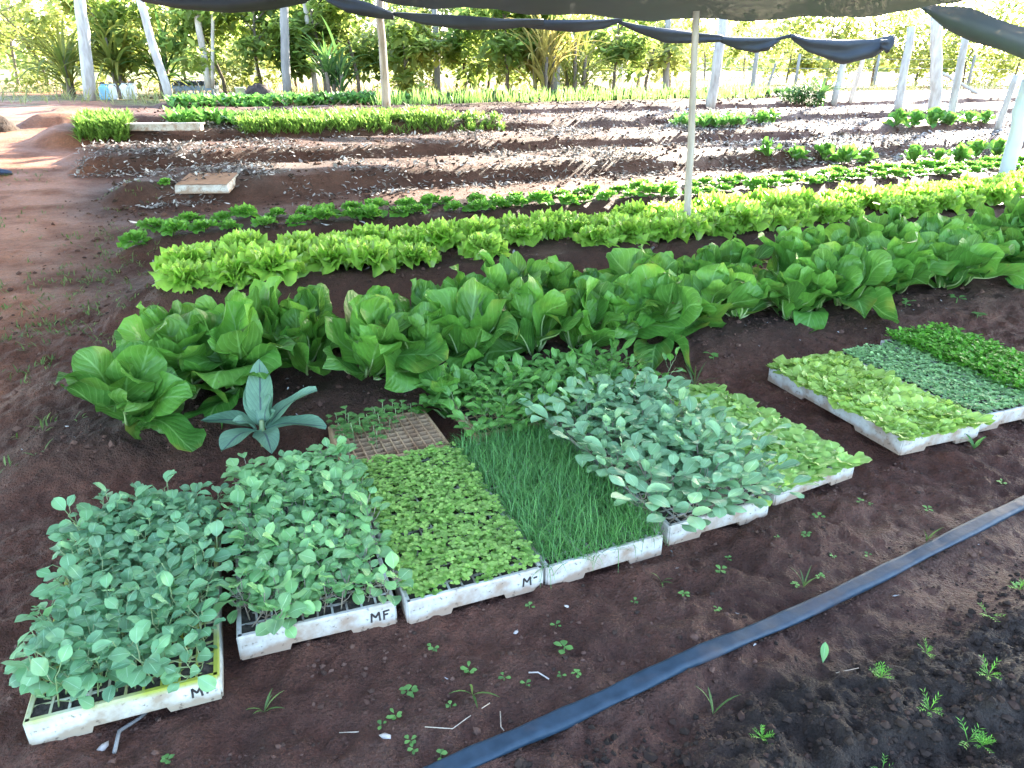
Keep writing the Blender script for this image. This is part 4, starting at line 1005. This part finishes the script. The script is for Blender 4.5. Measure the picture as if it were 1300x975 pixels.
def jug(px, py, mat, label, hpx=19):
    p = G(px, py); sc = hpx/F_PX*p[1]/.30; e = empty('plastic_jug', p, rng.random()); e.scale = (sc,)*3; tag(e, label, 'jug', 'plastic jugs at the foot of the thick post')
    mb = MB(); K = 14; prof = [(.0, 0), (.085, 0), (.09, .02), (.088, .19), (.075, .225), (.03, .255), (.027, .28), (0, .28)]
    vs = [(r*math.cos(TAU*k/K), r*math.sin(TAU*k/K)*.8, z) for r, z in prof for k in range(K)]
    mb.add(vs, [(i*K+k, i*K+(k+1) % K, (i+1)*K+(k+1) % K, (i+1)*K+k) for i in range(len(prof)-1) for k in range(K)]); mb.build('body', M[mat], e)
    mb = MB(); mb.tube([(.0, 0, .278), (0, 0, .305)], .031, 10); mb.build('cap', M['jugd'], e)
    mb = MB(); mb.tube([(.03, 0, .26), (.075, 0, .27), (.09, 0, .23), (.082, 0, .18)], .010, 6); mb.build('handle', M[mat], e)
jug(134, 127, 'jugb', 'light blue plastic jug beside the thick white post'); jug(144, 127, 'jugw', 'white plastic jug right next to the light blue jug'); jug(152, 126, 'jugd', 'made up brown jug in the dark gap between white jugs', 15); jug(160, 126, 'jugw', 'white plastic jug right of the brown jug'); jug(169, 126, 'jugw', 'white plastic jug at the right end of the row of jugs')  # the brown jug is added to fill the dark gap between white ones
# pot, compost heap and mound
e = empty('white_bucket', G(307, 128)); tag(e, 'small white bucket beside the dark compost heap', 'bucket'); sc = 15/F_PX*e.location[1]
mb = MB(); K = 14; prof = [(0, 0), (.30, 0), (.40, 1), (.43, 1), (.43, .95)]; vs = [(r*sc*math.cos(TAU*k/K), r*sc*math.sin(TAU*k/K), z*sc) for r, z in prof for k in range(K)]
mb.add(vs, [(i*K+k, i*K+(k+1) % K, (i+1)*K+(k+1) % K, (i+1)*K+k) for i in range(4) for k in range(K)]); mb.build('body', M['jugw'], e)
mb = MB(); mb.tube([(sc*.43*math.cos(t), 0, sc*(.95-.5*math.sin(t))) for t in np.linspace(0, math.pi, 9)], .006, 5); mb.build('handle', M['crate_d'], e)
M['compost'] = plain_mat('compost', (.035, .028, .024), (.07, .05, .04), 12, .95, .8, 30, .03)
def mound(px, py, rx, ry, h, label):
    mb = MB(); n = 18; vs = []; fs = []
    for i in range(8):
        r = i/7
        for k in range(n):
            a = TAU*k/n; j = 1+.25*(rng.random()-.5); vs.append((rx*r*math.cos(a)*j, ry*r*math.sin(a)*j, h*(1-r*r)*(1+.3*(rng.random()-.5)) - .02*r))
    fs = [(i*n+k, i*n+(k+1) % n, (i+1)*n+(k+1) % n, (i+1)*n+k) for i in range(7) for k in range(n)]
    mb.add(vs, fs); o = mb.build('soil_heap', M['compost']); o.location = G(px, py); tag(o, label, 'heap')
mound(330, 127, .42, .35, .28, 'dark compost heap beside the small white bucket'); mound(-4, 165, .30, .3, .20, 'dark soil heap at the left edge of the path'); mound(755, 115, .5, .4, .15, 'low brown mound in the pale grass')
# shoe at the left edge
M['shoe'] = plain_mat('navy cloth', (.03, .05, .11), (.05, .08, .16), 30, .7, .2); M['sole'] = plain_mat('dark sole', (.03, .03, .035), (.05, .05, .05), 30, .7, 0)
p = G(15, 222); e = empty('blue_shoe', p, R_(8)); tag(e, 'toe of a navy blue shoe entering at the left edge on the path', 'shoe')
def shoe_shell(z0, zf, grow):
    mb = MB(); n = 14; K = 12; vs = []
    for i in range(n):
        s = i/(n-1); x = -.27*s + .0; hw = (.012+.038*math.sin(min(1, s*2.2+.12)*math.pi/2)*(1-.25*max(0, s-.5)))*grow; hz = zf(s)
        for k in range(K):
            a = TAU*k/K; vs.append((x, hw*math.cos(a), z0 + hz*(.5+.5*math.sin(a))))
    fs = [(i*K+k, i*K+(k+1) % K, (i+1)*K+(k+1) % K, (i+1)*K+k) for i in range(n-1) for k in range(K)] + [tuple(range(K))[::-1], tuple((n-1)*K+k for k in range(K))]
    mb.add(vs, fs); return mb
shoe_shell(.012, lambda s: .03+.05*min(1, s*1.4), 1.0).build('upper', M['shoe'], e); shoe_shell(0, lambda s: .022, 1.08).build('sole', M['sole'], e)

# ------------------------------------------------------------------ trees, cane and bushes behind the beds
def crown(mb, centers, count, L, Wd, droop=.6, n=2):
    w = np.array([c[3]**2 for c in centers]); w = w/w.sum()
    for _ in range(count):
        c = centers[rng.choice(len(centers), p=w)]; d = rng.normal(size=3); d /= np.linalg.norm(d); r = c[3]*rng.random()**.45
        p = np.array(c[:3]) + d*r*np.array([1, 1, .75]); s = .6+.8*rng.random()
        leaf(mb, L*s, Wd*s, rng.random()*TAU, rng.normal()*.5-droop*.4, -.7*rng.random(), cup=rng.normal()*.3, n=n, m=2, base=p, prof=.5, tint=(rng.random()*.5+.5*((c[3]*7.3) % 1), rng.random()))
def tree(px, py, Hm, cw, label, leafmat='tree_leaf', count=1300, L=.20, low=.35, thick=.05, dep=None, name='leafy_tree', group=None, seedc=7):
    b = G(px, py) if dep is None else ray(px, py, dep)
    if dep is not None: b[2] = gx(b[0], b[1])
    e = empty(name, b, 0); tag(e, label, 'tree', group)
    tr = MB(); lean = rng.normal(size=2)*.12*Hm
    tp = [np.array([lean[0]*t*t, lean[1]*t*t, Hm*.75*t-.05]) + np.append(rng.normal(size=2)*.02, 0) for t in np.linspace(0, 1, 7)]
    tr.tube(tp, np.linspace(thick, thick*.35, 7), 8, jitter=.15)
    cen = []
    for k in range(seedc):
        t = low + (1-low)*(k+.5)/seedc; a = rng.random()*TAU; r = cw*.5*(.45+.55*rng.random()); z0 = Hm*.75*min(1, t)*.85
        root = np.array([lean[0]*t*t, lean[1]*t*t, z0]); end = root + np.array([math.cos(a)*r, math.sin(a)*r, Hm*.2*rng.random()])
        mid = (root+end)/2 + np.array([0, 0, .08*Hm*rng.random()]); tr.tube([root, mid, end], [thick*.4, thick*.28, thick*.12], 6)
        cen += [(*end, cw*(.16+.10*rng.random())), (*(mid+rng.normal(size=3)*.1), cw*(.12+.08*rng.random())), (*(end - np.array([0, 0, .15*Hm*rng.random()]) + rng.normal(size=3)*.15*cw), cw*(.10+.1*rng.random()))]
    tr.build('trunk', M['bark'], e); lv = MB(); crown(lv, cen, int(count*1.45), L*1.1, L*.66); lv.build('crown', M[leafmat], e); return e
tree(150, 100, 3.6, 2.6, 'dark leafy tree hanging over the strap leaved clump at the left', count=1700, dep=19)
tree(20, 96, 3.4, 2.4, 'pale sunlit tree at the far left edge', 'tree_yel', 900, .14, dep=24)
tree(330, 108, 3.4, 2.6, 'leafy tree with hanging branches behind the compost heap', count=1300, low=.3, dep=18.5)
tree(285, 106, 3.4, 2.4, 'leafy tree with a thin trunk behind the blue crate', count=1000, low=.4, dep=19)
tree(412, 110, 3.3, 2.2, 'dense dark tree behind the slim pale pole', count=1500, low=.25, dep=18.5)
tree(455, 108, 3.2, 2.2, 'light green tree left of the straight pale pole', count=1000, low=.3, dep=19.5)
tree(515, 108, 2.3, 1.4, 'small bushy sapling right of the straight pale pole', count=800, low=.2, dep=18.5)
tree(590, 106, 3.0, 2.2, 'leafy tree with a bare lower trunk right of the knotty post', count=1000, low=.35, dep=20)
tree(645, 106, 3.0, 2.4, 'leafy tree with low branches left of the cane clump', count=1400, low=.3, dep=18.5)
tree(690, 106, 2.9, 1.8, 'dark leafy tree directly behind the cane clump', count=1000, low=.35, dep=19)
tree(780, 103, 2.5, 2.0, 'loose leafy tree behind the thin distant stake', count=800, low=.35, dep=20)
tree(820, 103, 2.3, 1.8, 'small sunlit tree left of the short grey post', 'tree_yel', 600, low=.35, dep=23)
tree(945, 92, 4.2, 2.0, 'distant dark conical tree above the small swag', count=900, L=.22, low=.3, dep=45)
tree(895, 92, 4.6, 2.6, 'distant roundish tree right of the slim pole', 'tree_yel', 800, L=.22, low=.3, dep=42)
for i, (px, hh, cw, lab) in enumerate([(1050, 3.9, 4.5, 'pale yellow green tree above the widest swag'), (1110, 4.1, 5.0, 'broad yellow green tree behind the right end of the tied up cloth'), (1165, 4.2, 4.5, 'broad yellow green tree behind the white posts'), (1225, 3.6, 4.5, 'shaded bushy tree under the hanging cloth'), (1290, 3.2, 4.0, 'sunlit bush at the right edge of the field'), (1000, 3.2, 3.4, 'small pale tree left of the widest swag')]):
    tree(px, 92, hh, cw, lab, 'tree_yel' if i != 3 else 'tree_leaf', 1300, .2, low=.15, dep=30+i*.7)
for i, (px, dep, lab) in enumerate([(60, 22, 'slender pale tree behind the yellow strap leaved plant'), (235, 21, 'thin tree between the leaning pole and the crate'), (375, 23, 'hazy tree behind the stout grey post'), (490, 22, 'hazy tree behind the straight pale pole'), (550, 23, 'hazy tree behind the knotty grey post'), (620, 24, 'hazy pale tree between the knotty post and the cane clump'), (745, 24, 'hazy pale tree right of the cane clump'), (850, 27, 'hazy pale tree behind the short grey post')]):
    tree(px, 104, 3.1+.5*(i % 3), 3.2, lab, 'tree_yel', 1900, .17, low=.08, seedc=9, dep=dep, thick=.04)
def strap_clump(px, py, n, L, wd, label, mat, dep=None, hts=.4, name='strap_leaved_plant', cat='plant', stems=3, el=(.3, 1.45)):
    b = G(px, py) if dep is None else ray(px, py, dep)
    if dep is not None: b[2] = gx(b[0], b[1])
    e = empty(name, b); tag(e, label, cat); lv, st = MB(), MB()
    for q in range(stems):
        a = rng.random()*TAU; base = np.array([math.cos(a), math.sin(a), 0])*.18*(q > 0); hgt = hts*(.6+.8*rng.random()); tp = base*1.3+np.array([0, 0, hgt])
        st.tube([base-[0, 0, .05], (base+tp)/2, tp], [.05, .045, .035], 7, jitter=.2)
        for k in range(n//stems):
            z = rng.uniform(.15, 1)*hgt; el_ = rng.uniform(*el)
            leaf(lv, L*(.6+.6*rng.random()), wd*(.7+.6*rng.random()), rng.random()*TAU, el_, -rng.uniform(.6, 1.9), cup=.5, n=7, m=2, base=base*(1+.3*z)+np.array([0, 0, z]), prof=.4)
    lv.build('foliage', M[mat], e); st.build('stem', M['bark'], e)
strap_clump(88, 116, 75, 1.6, .07, 'sunlit yellow strap leaved plant left of the thick white post', 'strap', 17.5, .7)
strap_clump(155, 114, 110, 1.5, .08, 'large tangled strap leaved clump between the thick post and the leaning pole', 'strap', 18, 1.0, stems=5)
strap_clump(205, 113, 60, 1.3, .06, 'green strap leaved plant behind the long leaning pole', 'strap_g', 18.5, .8)
strap_clump(425, 118, 60, 1.2, .06, 'dark upright strap leaved clump right of the slim tilting pole', 'strap_g', 17.2, .5, el=(.8, 1.5))
strap_clump(690, 116, 130, 1.7, .05, 'tall yellow cane clump standing behind the onion row', 'straw', 17.8, .9, 'cane_clump', 'cane', 6, el=(.9, 1.55))
strap_clump(730, 114, 70, 1.5, .05, 'green cane clump right of the grey post', 'strap', 18.5, .9, 'cane_clump', 'cane', 4, el=(.6, 1.5))
strap_clump(1040, 133, 22, .6, .05, 'short fan leaved plant beside the low round bush', 'strap_g', None, .15, stems=1, el=(.7, 1.4))
e = empty('low_bush', G(1018, 134)); tag(e, 'low round green bush in the sun left of the leaning white posts', 'bush'); lv = MB(); crown(lv, [(-.25, 0, .2, .28), (.1, .1, .22, .3), (.3, 0, .16, .2), (-.05, -.1, .3, .22)], 900, .13, .035); lv.build('foliage', M['strap_g'], e)
st = MB(); st.tube([(0, 0, -.05), (0, 0, .2)], .03, 6); st.build('stem', M['bark'], e)
# far wooded rise
mb = MB()
for _ in range(15000):
    az = rng.uniform(-.75, .85); d = rng.uniform(95, 150); x, y = d*math.sin(az), d*math.cos(az); z = gx(x, y) + (6.5 if az < .15 else 4.0)*rng.random()**1.3*(1+.35*math.sin(az*9)+.2*math.sin(az*23))
    leaf(mb, 1.4*(.5+rng.random()), 1.0, rng.random()*TAU, rng.normal()*.6, -.5, n=2, m=2, base=(x, y, z))
o = mb.build('far_wood', M['tree_yel']); tag(o, 'hazy far line of trees beyond the field', 'trees', kind='stuff')
